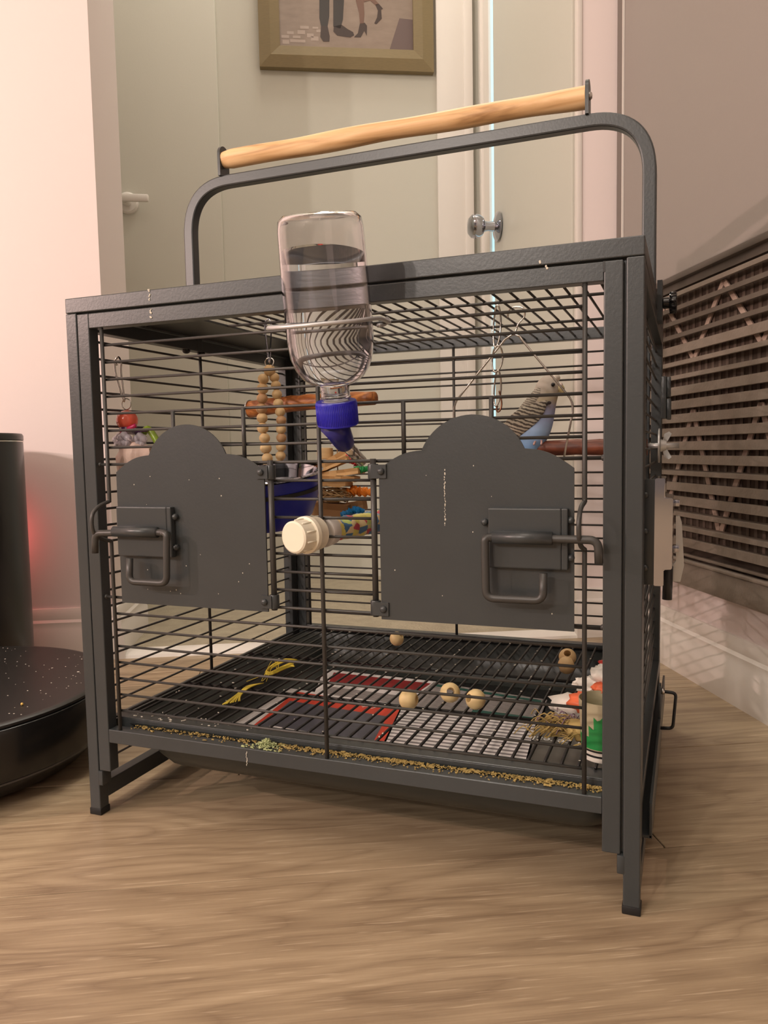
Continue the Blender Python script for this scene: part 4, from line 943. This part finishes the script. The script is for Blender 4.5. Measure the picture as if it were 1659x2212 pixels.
for i, z in enumerate(lz): bead(t, (0.1130 - 0.0030 * math.sin(i * 0.45) + rs.uniform(-.0004, .0004), 0.128, z), 0.0055 if i % 2 else 0.0052, beadwood2 if i in (2, 3) else beadwood, (rs.uniform(-.3, .3), rs.uniform(-.3, .3), 0))
rz = [0.3850, 0.3775, 0.3690, 0.3605, 0.3525, 0.3445, 0.3360, 0.3280, 0.3195, 0.3110, 0.3030]
for i, z in enumerate(rz): bead(t, (0.1215 + min(i, 5) * 0.0011 - max(0, i - 7) * 0.0008 + rs.uniform(-.0004, .0004), 0.134, z), 0.0048, beadwood2 if i in (5, 7) else beadwood, (rs.uniform(-.3, .3), rs.uniform(-.3, .3), 0))
bm = bm_new(); tube(bm, [(0.1187, 0.13, 0.395), (0.1130, 0.128, 0.384), (0.1105, 0.128, 0.345), (0.1125, 0.128, 0.298)], 0.0008, 6); tube(bm, [(0.1187, 0.13, 0.395), (0.1222, 0.134, 0.385), (0.1268, 0.134, 0.345), (0.1245, 0.134, 0.30)], 0.0008, 6); part('cord', bm, raffia, t)

# ------------------------------------------------------------------ left hanging toy
t = thing('acrylic_toy', (0.027, 0.04, 0.30), 'hanging toy of coral bead, clear flower beads and pink shell behind the left bars', 'toy')
ty = 0.040
bm = bm_new(); clip_wire(bm, 0.0225, ty, 0.3645, 0.3975, 0.0034, -0.004); part('clip', bm, steel, t, 1.2)
bm = bm_new(); tube(bm, [(0.0255 + 0.0048 * math.cos(a), ty, 0.3592 + 0.0048 * math.sin(a)) for a in [2 * PI * k / 18 for k in range(18)]], 0.0005, 6, closed=True); part('ring', bm, steel, t, 1.2)
bm = bm_new(); ball(bm, (0.0255, ty, 0.3450), 0.0094, 24, 1, 1, 0.95); part('coral_bead', bm, coralp, t)
bm = bm_new(); tube(bm, smoothpath([(0.022, ty - 0.004, 0.3352), (0.030, ty - 0.006, 0.3370), (0.038, ty - 0.004, 0.3402)], 4), 0.0019, 10); part('pink_stick', bm, pinkp, t)
bm = bm_new(); lathe(bm, [(0.003, 0), (0.009, 0.0004), (0.009, 0.002), (0.003, 0.0024)], (0.0275, ty, 0.3345), (0, 0.3, 1), 20); box(bm, 0.036, ty - 0.002, 0.3345, 0.046, ty + 0.002, 0.3360); part('purple_disc', bm, purplep, t)
bm = bm_new(); tube(bm, smoothpath([(0.038, ty + 0.006, 0.3340), (0.042, ty + 0.006, 0.3372), (0.047, ty + 0.006, 0.3330), (0.052, ty + 0.006, 0.3250), (0.053, ty + 0.006, 0.3190)], 5), 0.0030, 10); part('lime_hook', bm, limep, t)
for (x, z, y) in ((0.0165, 0.3270, ty), (0.0275, 0.3280, ty - 0.007), (0.0385, 0.3270, ty), (0.0280, 0.3255, ty + 0.010)):
    bm = bm_new()
    for k in range(5):
        a = 2 * PI * k / 5 + 0.3; ball(bm, (x + 0.0038 * math.cos(a), y, z + 0.0038 * math.sin(a)), 0.0036, 12)
    part('flower_bead', bm, clearp, t)
bm = bm_new(); rings = []; rs = random.Random(6)
for (z, a, b, cx) in ((0.3255, 0.006, 0.004, 0.032), (0.3205, 0.0165, 0.009, 0.034), (0.3140, 0.0185, 0.011, 0.033), (0.3060, 0.0160, 0.010, 0.029), (0.2990, 0.011, 0.007, 0.025), (0.2930, 0.004, 0.003, 0.022)):
    rings.append([(cx + a * math.cos(2 * PI * k / 16) * rs.uniform(.82, 1.12), ty + b * math.sin(2 * PI * k / 16) * rs.uniform(.82, 1.12), z + rs.uniform(-.001, .001)) for k in range(16)])
loft(bm, rings); part('shell_piece', bm, pinkbag, t, 0.7)

# ------------------------------------------------------------------ food dish
t = thing('food_dish', (0.148, 0.062, 0.255), 'steel food bowl in a blue holder behind the left feeder door', 'dish')
dc = (0.1465, 0.064, 0.0)
def tilt_dish(bm):
    mt = Matrix.Rotation(math.radians(9), 3, 'X'); o = Vector((dc[0], dc[1], 0.290))
    for v in bm.verts: v.co = mt @ (v.co - o) + o
bm = bm_new(); lathe(bm, [(0.018, 0.2500), (0.030, 0.2510), (0.0395, 0.2590), (0.0450, 0.2720), (0.0478, 0.2860), (0.0480, 0.2940), (0.0468, 0.2940), (0.0462, 0.2860), (0.0435, 0.2725), (0.038, 0.2605), (0.029, 0.2530), (0.0005, 0.2520)], dc, n=56); tilt_dish(bm); part('dish_holder', bm, bluedish, t)
bm = bm_new(); lathe(bm, [(0.0462, 0.2810), (0.0486, 0.2814), (0.0486, 0.2845), (0.0462, 0.2848)], dc, n=56); tilt_dish(bm); part('holder_band', bm, darkm, t)
bm = bm_new(); lathe(bm, [(0.0515, 0.2955), (0.0522, 0.2966), (0.0512, 0.2976), (0.0468, 0.2968), (0.0450, 0.2910), (0.0410, 0.2720), (0.034, 0.2610), (0.0005, 0.2590)], dc, n=56, close=False); tilt_dish(bm); part('steel_bowl', bm, chrome, t, 0.9)
bm = bm_new(); rs = random.Random(4)
for k in range(220):
    a = rs.uniform(0, 2 * PI); r_ = 0.038 * math.sqrt(rs.random()); ball(bm, (dc[0] + r_ * math.cos(a), dc[1] + r_ * math.sin(a) * 0.9, 0.2715 + rs.uniform(-.001, .002)), 0.0014, 6, 1.2, 1, .8)
tilt_dish(bm); single('food_seeds', bm, seedm, (dc[0], dc[1], 0.271), 'seed mix lying in the steel food bowl', 'seeds', kind='stuff')

# ------------------------------------------------------------------ shredding toy
t = thing('shredding_toy', (0.165, 0.17, 0.252), 'hanging cardboard and raffia shredding toy with twisted coloured paper behind the bottle', 'toy')
ty = 0.170
def sheet_box(x0, x1, z0, z1, dep, rot, m, name='card_piece', seed=0, y=ty):
    rs = random.Random(seed); bm = bm_new(); c = Vector(((x0 + x1) / 2, y, (z0 + z1) / 2)); nx = 7
    hx, hz = (x1 - x0) / 2, (z1 - z0) / 2; rings = []
    for i in range(nx):
        t_ = i / (nx - 1); x = -hx + 2 * hx * t_; w_ = rs.uniform(-.0012, .0012)
        ring = [Vector((x, -dep + w_, -hz + rs.uniform(-.0008, .0008))), Vector((x, -dep + w_ * 2 + 0.001, 0)), Vector((x, -dep + w_, hz)), Vector((x, dep, hz + rs.uniform(-.001, .001))), Vector((x, dep, -hz))]
        rings.append(ring)
    loft(bm, rings); mt = Matrix.Rotation(math.radians(rot), 4, 'Y')
    for v in bm.verts: v.co = mt @ v.co + c
    return part(name, bm, m, t, 0.3)
bm = bm_new(); tube(bm, [(0.168, ty, 0.430), (0.168, ty, 0.250)], 0.0006, 6); part('cord', bm, raffia, t)
bm = bm_new(); ball(bm, (0.1672, ty, 0.3335), 0.0070, 18); part('red_bead', bm, redp, t)
bm = bm_new(); lathe(bm, [(0.002, 0), (0.0065, 0.001), (0.0068, 0.006), (0.002, 0.008)], (0.1680, ty, 0.3185), n=20); part('clear_bead', bm, clearp, t)
bm = bm_new(); lathe(bm, [(0.004, 0), (0.0078, 0.0006), (0.0082, 0.006), (0.0078, 0.011), (0.004, 0.0115)], (0.1520, ty + 0.006, 0.3065), n=22); part('wooden_spool', bm, beadwood, t)
sheet_box(0.1440, 0.1830, 0.3000, 0.3080, 0.007, -28, kraft, seed=1)
sheet_box(0.1480, 0.1840, 0.2985, 0.3040, 0.006, -20, kraft, seed=2, y=ty - 0.006)
sheet_box(0.1490, 0.1930, 0.2900, 0.2960, 0.009, -6, kraft, seed=3)
sheet_box(0.1500, 0.1900, 0.2855, 0.2905, 0.008, 2, kraft, seed=4, y=ty - 0.004)
sheet_box(0.1430, 0.1830, 0.2805, 0.2865, 0.009, 0, kraft, seed=5, y=ty - 0.007)
sheet_box(0.1420, 0.1830, 0.2520, 0.2640, 0.010, 4, kraftd, seed=6, y=ty - 0.004)
sheet_box(0.1700, 0.1960, 0.2560, 0.2650, 0.006, -8, kraftd, seed=7)
sheet_box(0.1480, 0.1800, 0.2480, 0.2520, 0.008, 2, kraft, seed=8, y=ty + 0.004)
bm = bm_new(); rs = random.Random(9)
for k in range(70):     # tangled raffia ball
    a, b = rs.uniform(0, 2 * PI), rs.uniform(-0.9, 0.9); ph = rs.uniform(0, PI); rr = rs.uniform(0.75, 1.0)
    e1 = Vector((math.cos(a) * math.cos(b), math.sin(a) * math.cos(b), math.sin(b))); e2 = frame_of(e1)[0]
    pts = []
    for j in range(9):
        an = ph + j * 0.28; v = (e1 * math.cos(an) + e2 * math.sin(an)) * rr; pts.append((0.1665 + v.x * 0.0185, ty - 0.003 + v.y * 0.012, 0.2715 + v.z * 0.0105))
    tube(bm, pts, 0.00055, 4)
part('raffia_ball', bm, raffia, t, kind='stuff')
def twist(pts, r, m, seed):
    rs = random.Random(seed); sp = smoothpath(pts, 8); bm = bm_new(); n = len(sp); rings = []
    for i, p in enumerate(sp):
        d = (sp[min(i + 1, n - 1)] - sp[max(i - 1, 0)]).normalized(); u, v = frame_of(d); rr = r * (0.65 + 0.35 * math.sin(PI * i / (n - 1))) * rs.uniform(.8, 1.2)
        rings.append([p + (u * math.cos(2 * PI * k / 9 + i * 0.35) + v * math.sin(2 * PI * k / 9 + i * 0.35)) * rr * rs.uniform(.6, 1.25) for k in range(9)])
    loft(bm, rings); return part('twisted_paper', bm, m, t, 0.4)
twist([(0.172, ty, 0.3045), (0.180, ty - 0.002, 0.3075), (0.188, ty, 0.3035), (0.190, ty, 0.3010)], 0.0042, paper_red, 1)
twist([(0.184, ty, 0.2950), (0.191, ty - 0.002, 0.2965), (0.197, ty, 0.2965), (0.201, ty, 0.2985)], 0.0034, paper_green, 2)
twist([(0.176, ty - 0.003, 0.2740), (0.184, ty - 0.003, 0.2755), (0.192, ty, 0.2750), (0.203, ty, 0.2745)], 0.0048, paper_orange, 3)
twist([(0.176, ty - 0.012, 0.2530), (0.184, ty - 0.012, 0.2560), (0.190, ty - 0.010, 0.2575), (0.199, ty - 0.008, 0.2570)], 0.0036, paper_blue, 4)

# ------------------------------------------------------------------ loose beads on the grate
def loose(c, r, rot, label, m=beadpale):
    key = ('loose', r, m.name)
    if key not in bead_me:
        bm = bm_new(); prof_ = [(r * 0.40 * (1 - 0.0), -r * 0.86)]
        a0 = math.asin(0.42)
        for k in range(15):
            a = -PI / 2 + a0 + (PI - 2 * a0) * k / 14; prof_.append((r * math.cos(a), r * math.sin(a) * 0.95))
        prof_ += [(r * 0.40, r * 0.86), (r * 0.38, 0), (r * 0.40, -r * 0.86)]
        lathe(bm, prof_, (0, 0, 0), (0, 0, 1), 26, close=False); bmesh.ops.remove_doubles(bm, verts=bm.verts[:], dist=1e-6); bead_me[key] = mesh_of('loose_bead', bm, m, 0.9)
    o = bpy.data.objects.new('loose_bead', bead_me[key]); COL.objects.link(o); o.location = Vector(c) + Vector((SHEAR * c[1], 0, 0)); o.rotation_euler = rot
    return tag(o, label, 'bead', 'loose wooden beads on the cage floor')
GZ = 0.0875
loose((0.1740, 0.309, GZ + 0.0083), 0.0084, (0.3, 0.9, 0.4), 'wooden bead at the back of the cage floor, farthest from the camera')
loose((0.3745, 0.2690, GZ + 0.0130), 0.0088, (0.80, 0.10, 0), 'wooden bead with its hole facing up, near the back right of the grate', beadwood)
loose((0.3755, 0.2535, GZ + 0.0086), 0.0088, (0.1, 1.2, 0.3), 'wooden bead touching the front of the one with the upward hole', beadwood)
loose((0.2610, 0.1045, GZ + 0.0088), 0.0090, (0.1, 1.45, 0.1), 'wooden bead on the orange-edged flyer, leftmost of the three front beads')
loose((0.2900, 0.1340, GZ + 0.0088), 0.0090, (1.15, 0.15, 0.30), 'wooden bead whose hole faces the camera, middle of the three front beads')
loose((0.3165, 0.1225, GZ + 0.0088), 0.0090, (1.25, 0.1, -0.75), 'wooden bead with its hole facing left, rightmost of the three front beads')

# ------------------------------------------------------------------ paper in the tray
def sheet(name, quad, m, label, prints=(), z=0.0440, grp=None):
    cx = sum(p[0] for p in quad) / 4; cy = sum(p[1] for p in quad) / 4
    bm = bm_new(); prism(bm, quad, 'z', z, z + 0.0003)
    o = single(name, bm, m, (cx, cy, z), label, 'paper', grp)
    for k, (nm, qd, pm) in enumerate(prints):
        bm = bm_new(); prism(bm, qd, 'z', z + 0.0003, z + 0.00045 + 0.00005 * k); part(nm, bm, pm, o, 0.3)
    return o
def lerp2(q, u, v):
    a = (q[0][0] + (q[1][0] - q[0][0]) * u, q[0][1] + (q[1][1] - q[0][1]) * u); b = (q[3][0] + (q[2][0] - q[3][0]) * u, q[3][1] + (q[2][1] - q[3][1]) * u)
    return (a[0] + (b[0] - a[0]) * v, a[1] + (b[1] - a[1]) * v)
def sub(q, u0, v0, u1, v1): return [lerp2(q, u0, v0), lerp2(q, u1, v0), lerp2(q, u1, v1), lerp2(q, u0, v1)]
grp = 'advert sheets lining the tray'
def letters(o, txt, size, loc, rot, m, z):
    c = bpy.data.curves.new('lettering', 'FONT'); c.body = txt; c.size = size; c.extrude = 0.00005
    to = bpy.data.objects.new('lettering', c); COL.objects.link(to)
    me = bpy.data.meshes.new_from_object(to.evaluated_get(bpy.context.evaluated_depsgraph_get())); bpy.data.objects.remove(to)
    me.name = 'lettering'; me.materials.clear(); me.materials.append(m)
    base, _ = BASE[o.name]; l = bpy.data.objects.new('lettering', me); COL.objects.link(l); l.parent = o
    l.location = Vector((loc[0], loc[1], z)) - base; l.rotation_euler = (0, 0, rot)
    return l
q1 = [(0.066, 0.060), (0.243, 0.045), (0.207, 0.232), (0.052, 0.252)]
fly = sheet('advert_sheet', q1, paperw, 'flyer with a dark photograph inside an orange-red border, front left of the tray', [('orange_border', sub(q1, 0.16, 0.0, 1.0, 0.96), paperred), ('dark_photo', sub(q1, 0.20, -0.0 + 0.02, 0.94, 0.80), paperd), ('pale_patch', sub(q1, 0.26, 0.30, 0.60, 0.42), paperw)], 0.0440, grp)
letters(fly, 'ar kampay', 0.0115, (0.138, 0.2205), -0.125, printwhite, 0.0447)
q2 = [(0.2445, 0.050), (0.366, 0.045), (0.3505, 0.224), (0.2080, 0.236)]
sheet('advert_sheet', q2, textpage, 'white sheet of grey print rows, front centre of the tray', (), 0.0444, grp)
q3 = [(0.100, 0.240), (0.206, 0.230), (0.216, 0.326), (0.068, 0.334)]
sheet('advert_sheet', q3, paperw, 'white sheet with a broad maroon band, behind the orange-bordered flyer', [('maroon_band', sub(q3, 0.10, 0.52, 0.98, 0.90), papermaroon), ('print_rows', sub(q3, 0.1, 0.06, 0.96, 0.34), textpage2)], 0.0436, grp)
q4 = [(0.212, 0.236), (0.352, 0.226), (0.349, 0.298), (0.214, 0.322)]
sheet('advert_sheet', q4, textpage2, 'greyish sheet of small print between two dark green lines', [('green_line', sub(q4, 0.04, 0.84, 0.96, 0.93), papergreen), ('green_line', sub(q4, 0.50, 0.03, 0.99, 0.17), papergreen)], 0.0438, grp)
q5 = [(0.369, 0.045), (0.426, 0.050), (0.426, 0.222), (0.352, 0.228)]
o5 = sheet('advert_sheet', q5, papergrey, 'dark sheet with white lettering and food pictures, front right of the tray', [('food_photo', sub(q5, 0.25, 0.10, 0.95, 0.34), foodprint)], 0.0442, grp)
letters(o5, 'multi cereal', 0.0150, (0.4262, 0.1840), PI - 0.05, printwhite, 0.0447)

# ------------------------------------------------------------------ yellow fibres, husks, packet, straw, cup
bm = bm_new(); rs = random.Random(14)
for k in range(22):
    ox, oz = rs.uniform(-.0022, .0022), rs.uniform(0, .003)
    pts = [(0.112 + ox, 0.178 + ox, GZ + 0.010 + oz), (0.104 + ox, 0.172 - ox, GZ + 0.012 + oz), (0.094 + ox, 0.165, GZ + 0.008 + oz), (0.092, 0.152 + ox, GZ + 0.004 + oz), (0.099 + ox, 0.150, GZ + 0.004 + oz), (0.108 + ox * 1.5, 0.160 + ox * 2, GZ + 0.008 + oz), (0.113 + ox * 2.2, 0.170 - ox * 3, GZ + 0.009 + oz)]
    tube(bm, smoothpath(pts, 3), 0.0006, 4)
for k in range(5): tube(bm, smoothpath([(0.100, 0.160, GZ + 0.006), (0.098 + rs.uniform(-.02, .02), 0.165 + rs.uniform(-.03, .02), GZ + 0.012), (0.100 + rs.uniform(-.03, .03), 0.160 + rs.uniform(-.04, .04), GZ + 0.004)], 4), 0.00025, 4)
single('fibre_tuft', bm, yellowstr, (0.10, 0.165, GZ), 'tuft of yellow rope fibres lying on the left of the grate', 'rope')
bm = bm_new()
for k in range(12):
    ox = rs.uniform(-.0025, .0025); tube(bm, smoothpath([(0.100 + ox, 0.126 + ox, GZ + 0.002), (0.098 + ox, 0.108, GZ + 0.004), (0.097 + ox, 0.092, GZ + 0.001), (0.103 + ox * 2, 0.070 + ox * 3, GZ + 0.001)], 3), 0.0006, 4)
single('fibre_tuft', bm, yellowstr, (0.098, 0.10, GZ), 'thin yellow rope strands at the front left, nearest the seed ledge', 'rope')
bm = bm_new(); rs = random.Random(17)
for k in range(2600):
    x = rs.uniform(0.040, 0.434); y = 0.0155 - abs(rs.gauss(0, 0.0042)); y = max(0.0015, y)
    dens = (0.22 + 0.78 * min(1, max(0, (x - 0.10) / 0.2))) * (0.80 + 0.20 * math.sin(x * 95 + 1.3 * math.sin(x * 41)))
    if rs.random() > dens: continue
    s_ = rs.uniform(0.00035, 0.0009) if rs.random() < 0.85 else rs.uniform(0.0010, 0.0017)
    q_ = bmesh.ops.create_cube(bm, size=1.0); rot = Matrix.Rotation(rs.uniform(0, PI), 3, 'Z') @ Matrix.Rotation(rs.uniform(-.5, .5), 3, 'X')
    for v in q_['verts']: v.co = rot @ Vector((v.co.x * s_ * 2.1, v.co.y * s_ * 1.3 * (0.5 if v.co.x > 0 else 1), v.co.z * s_ * 0.35)) + Vector((x, y, 0.0793 + rs.uniform(0, .0010)))
single('seed_husks', bm, seedm, (0.24, 0.008, 0.079), 'line of golden seed husks along the front ledge of the cage', 'seeds', kind='stuff', smooth=None)
bm = bm_new()
for k in range(240):
    a = rs.uniform(0, 2 * PI); rr = abs(rs.gauss(0, 0.0048)); x = 0.1745 + rr * 1.5 * math.cos(a); y = min(0.0150, max(0.001, 0.008 + rr * math.sin(a))); z = 0.0797 + max(0, 0.007 - rr) * rs.random(); s = rs.uniform(0.0005, 0.0012)
    q_ = bmesh.ops.create_cube(bm, size=1.0); rot = Matrix.Rotation(rs.uniform(0, PI), 3, 'Z') @ Matrix.Rotation(rs.uniform(-1, 1), 3, 'X')
    for v in q_['verts']: v.co = rot @ Vector((v.co.x * s * 2.2, v.co.y * s * 1.1, v.co.z * s * 0.6)) + Vector((x, y, z))
single('husk_clump', bm, greenseed, (0.1745, 0.008, 0.079), 'pale green clump of husks on the front ledge, left of centre', 'seeds', kind='stuff', smooth=None)
bm = bm_new()
for k in range(150):
    x, y = (rs.uniform(0.03, 0.15), rs.uniform(0.018, 0.034)) if k < 40 else (rs.uniform(0.03, 0.43), rs.uniform(0.03, 0.36))
    s = rs.uniform(0.0005, 0.0011); q_ = bmesh.ops.create_cube(bm, size=1.0); rot = Matrix.Rotation(rs.uniform(0, PI), 3, 'Z')
    zz = 0.0854 if k < 40 else 0.0876
    if k >= 40: x = 0.0215 + round((x - 0.0215) / 0.01195) * 0.01195
    for v in q_['verts']: v.co = rot @ Vector((v.co.x * s * 2.0, v.co.y * s, v.co.z * s * 0.5)) + Vector((x, y, zz))
single('white_flakes', bm, whiteflake, (0.24, 0.18, 0.0854), 'tiny pale flakes scattered over the floor grate', 'crumbs', kind='stuff', smooth=None)
# paper cup at the right, behind the right stile
cc = (0.4315, 0.050)
t = thing('paper_cup', (cc[0] - 0.0, cc[1], GZ), 'chewed white paper cup with green print and black rings, far right of the grate', 'cup')
bm = bm_new(); lathe(bm, [(0.0135, 0), (0.0145, 0.0004), (0.0162, 0.0140), (0.0180, 0.0440), (0.0176, 0.0440), (0.0158, 0.0140), (0.0138, 0.0010), (0.0005, 0.0010)], (cc[0], cc[1], GZ), n=36); part('cup_body', bm, cupgrey, t)
def band(h0, h1, m, name, lift=0.0003):
    f_ = lambda h: (0.0145 + h * 0.1215 if h < 0.014 else 0.0162 + (h - 0.014) * 0.06) + lift
    bm = bm_new(); lathe(bm, [(f_(h0) - 0.0002, h0), (f_(h0), h0), (f_(h1), h1), (f_(h1) - 0.0002, h1)], (cc[0], cc[1], GZ), n=36); part(name, bm, m, t)
band(0.0004, 0.0080, packetw, 'white_base', 0.0002)
band(0.0040, 0.0055, rubber, 'black_ring', 0.0005); band(0.0080, 0.0092, rubber, 'black_ring', 0.0005); band(0.0100, 0.0190, cupgreen, 'green_print')
def print_patch(a0, a1, h0, h1, m, name):
    f_ = lambda h: (0.0145 + h * 0.1215 if h < 0.014 else 0.0162 + (h - 0.014) * 0.06) + 0.0005; bm = bm_new(); nA, nH = 10, 4; g = []
    for j in range(nH + 1):
        h = h0 + (h1 - h0) * j / nH; g.append([bm.verts.new((cc[0] + f_(h) * math.cos(math.radians(a0 + (a1 - a0) * i / nA)), cc[1] + f_(h) * math.sin(math.radians(a0 + (a1 - a0) * i / nA)), GZ + h - (0.0025 * math.sin(i * 1.3) if j == nH else 0))) for i in range(nA + 1)])
    for p, q_ in zip(g, g[1:]):
        for i in range(nA): bm.faces.new((p[i], p[i + 1], q_[i + 1], q_[i]))
    return part(name, bm, m, t)
print_patch(-122, -20, 0.0190, 0.0275, cupgreen, 'green_print'); print_patch(-108, -30, 0.0255, 0.0345, cupgreen, 'green_print')
def crumple(bm, c, sx, sy, sz, seed, n=2):
    rs = random.Random(seed); q_ = bmesh.ops.create_icosphere(bm, subdivisions=n + 1, radius=1.0)
    for v in q_['verts']:
        k = rs.uniform(0.72, 1.12); v.co = Vector((c[0] + v.co.x * sx * k, c[1] + v.co.y * sy * k, c[2] + v.co.z * sz * k))
t = thing('torn_packet', (0.408, 0.075, GZ), 'torn white and orange paper packet slumped beside the paper cup', 'packet')
bm = bm_new(); crumple(bm, (0.400, 0.120, GZ + 0.012), 0.022, 0.014, 0.011, 1); part('white_flap', bm, packetw, t, 0.5)
bm = bm_new(); crumple(bm, (0.413, 0.108, GZ + 0.020), 0.016, 0.012, 0.010, 2); part('orange_flap', bm, orangep, t, 0.5)
bm = bm_new(); crumple(bm, (0.420, 0.092, GZ + 0.040), 0.017, 0.010, 0.007, 3); crumple(bm, (0.4285, 0.080, GZ + 0.053), 0.010, 0.008, 0.008, 4); part('white_flap', bm, packetw, t, 0.5)
bm = bm_new(); crumple(bm, (0.4290, 0.074, GZ + 0.044), 0.009, 0.008, 0.004, 5); part('orange_flap', bm, orangep, t, 0.5)
bm = bm_new(); crumple(bm, (0.4300, 0.110, GZ + 0.052), 0.009, 0.008, 0.006, 6); single('red_scrap', bm, redp, (0.430, 0.110, GZ + 0.046), 'red scrap of paper behind the torn packet at the far right', 'scrap')
bm = bm_new(); rs = random.Random(31)
for k in range(90):
    x, y = 0.404 + rs.gauss(0, 0.010), 0.086 + rs.gauss(0, 0.008); a = rs.uniform(-0.9, 0.9) + PI; L_ = rs.uniform(0.010, 0.026); z = GZ + rs.uniform(0.0005, 0.011)
    tube(bm, smoothpath([(x, y, z), (x + L_ * 0.5 * math.cos(a), y + L_ * 0.5 * math.sin(a), z + rs.uniform(0, .005)), (x + L_ * math.cos(a), y + L_ * math.sin(a), max(GZ, z - 0.004))], 3), rs.uniform(0.0003, 0.0007), 4)
crumple(bm, (0.413, 0.078, GZ + 0.008), 0.013, 0.012, 0.009, 9)
single('straw_bundle', bm, straw, (0.404, 0.086, GZ), 'chewed bundle of straw in front of the torn packet', 'straw', kind='stuff')
bm = bm_new()
for k in range(24):
    x, y = 0.394 + rs.gauss(0, 0.007), 0.092 + rs.gauss(0, 0.007); a = rs.uniform(0, 2 * PI); L_ = rs.uniform(0.008, 0.016); z = GZ + rs.uniform(0.004, 0.012)
    tube(bm, smoothpath([(x, y, z), (x + L_ * 0.5 * math.cos(a), y + L_ * 0.5 * math.sin(a), z + 0.004), (x + L_ * math.cos(a), y + L_ * math.sin(a), z - 0.002)], 3), 0.0004, 4)
single('lilac_threads', bm, lilacstr, (0.394, 0.092, GZ), 'lilac threads caught in the straw bundle', 'thread', kind='stuff')
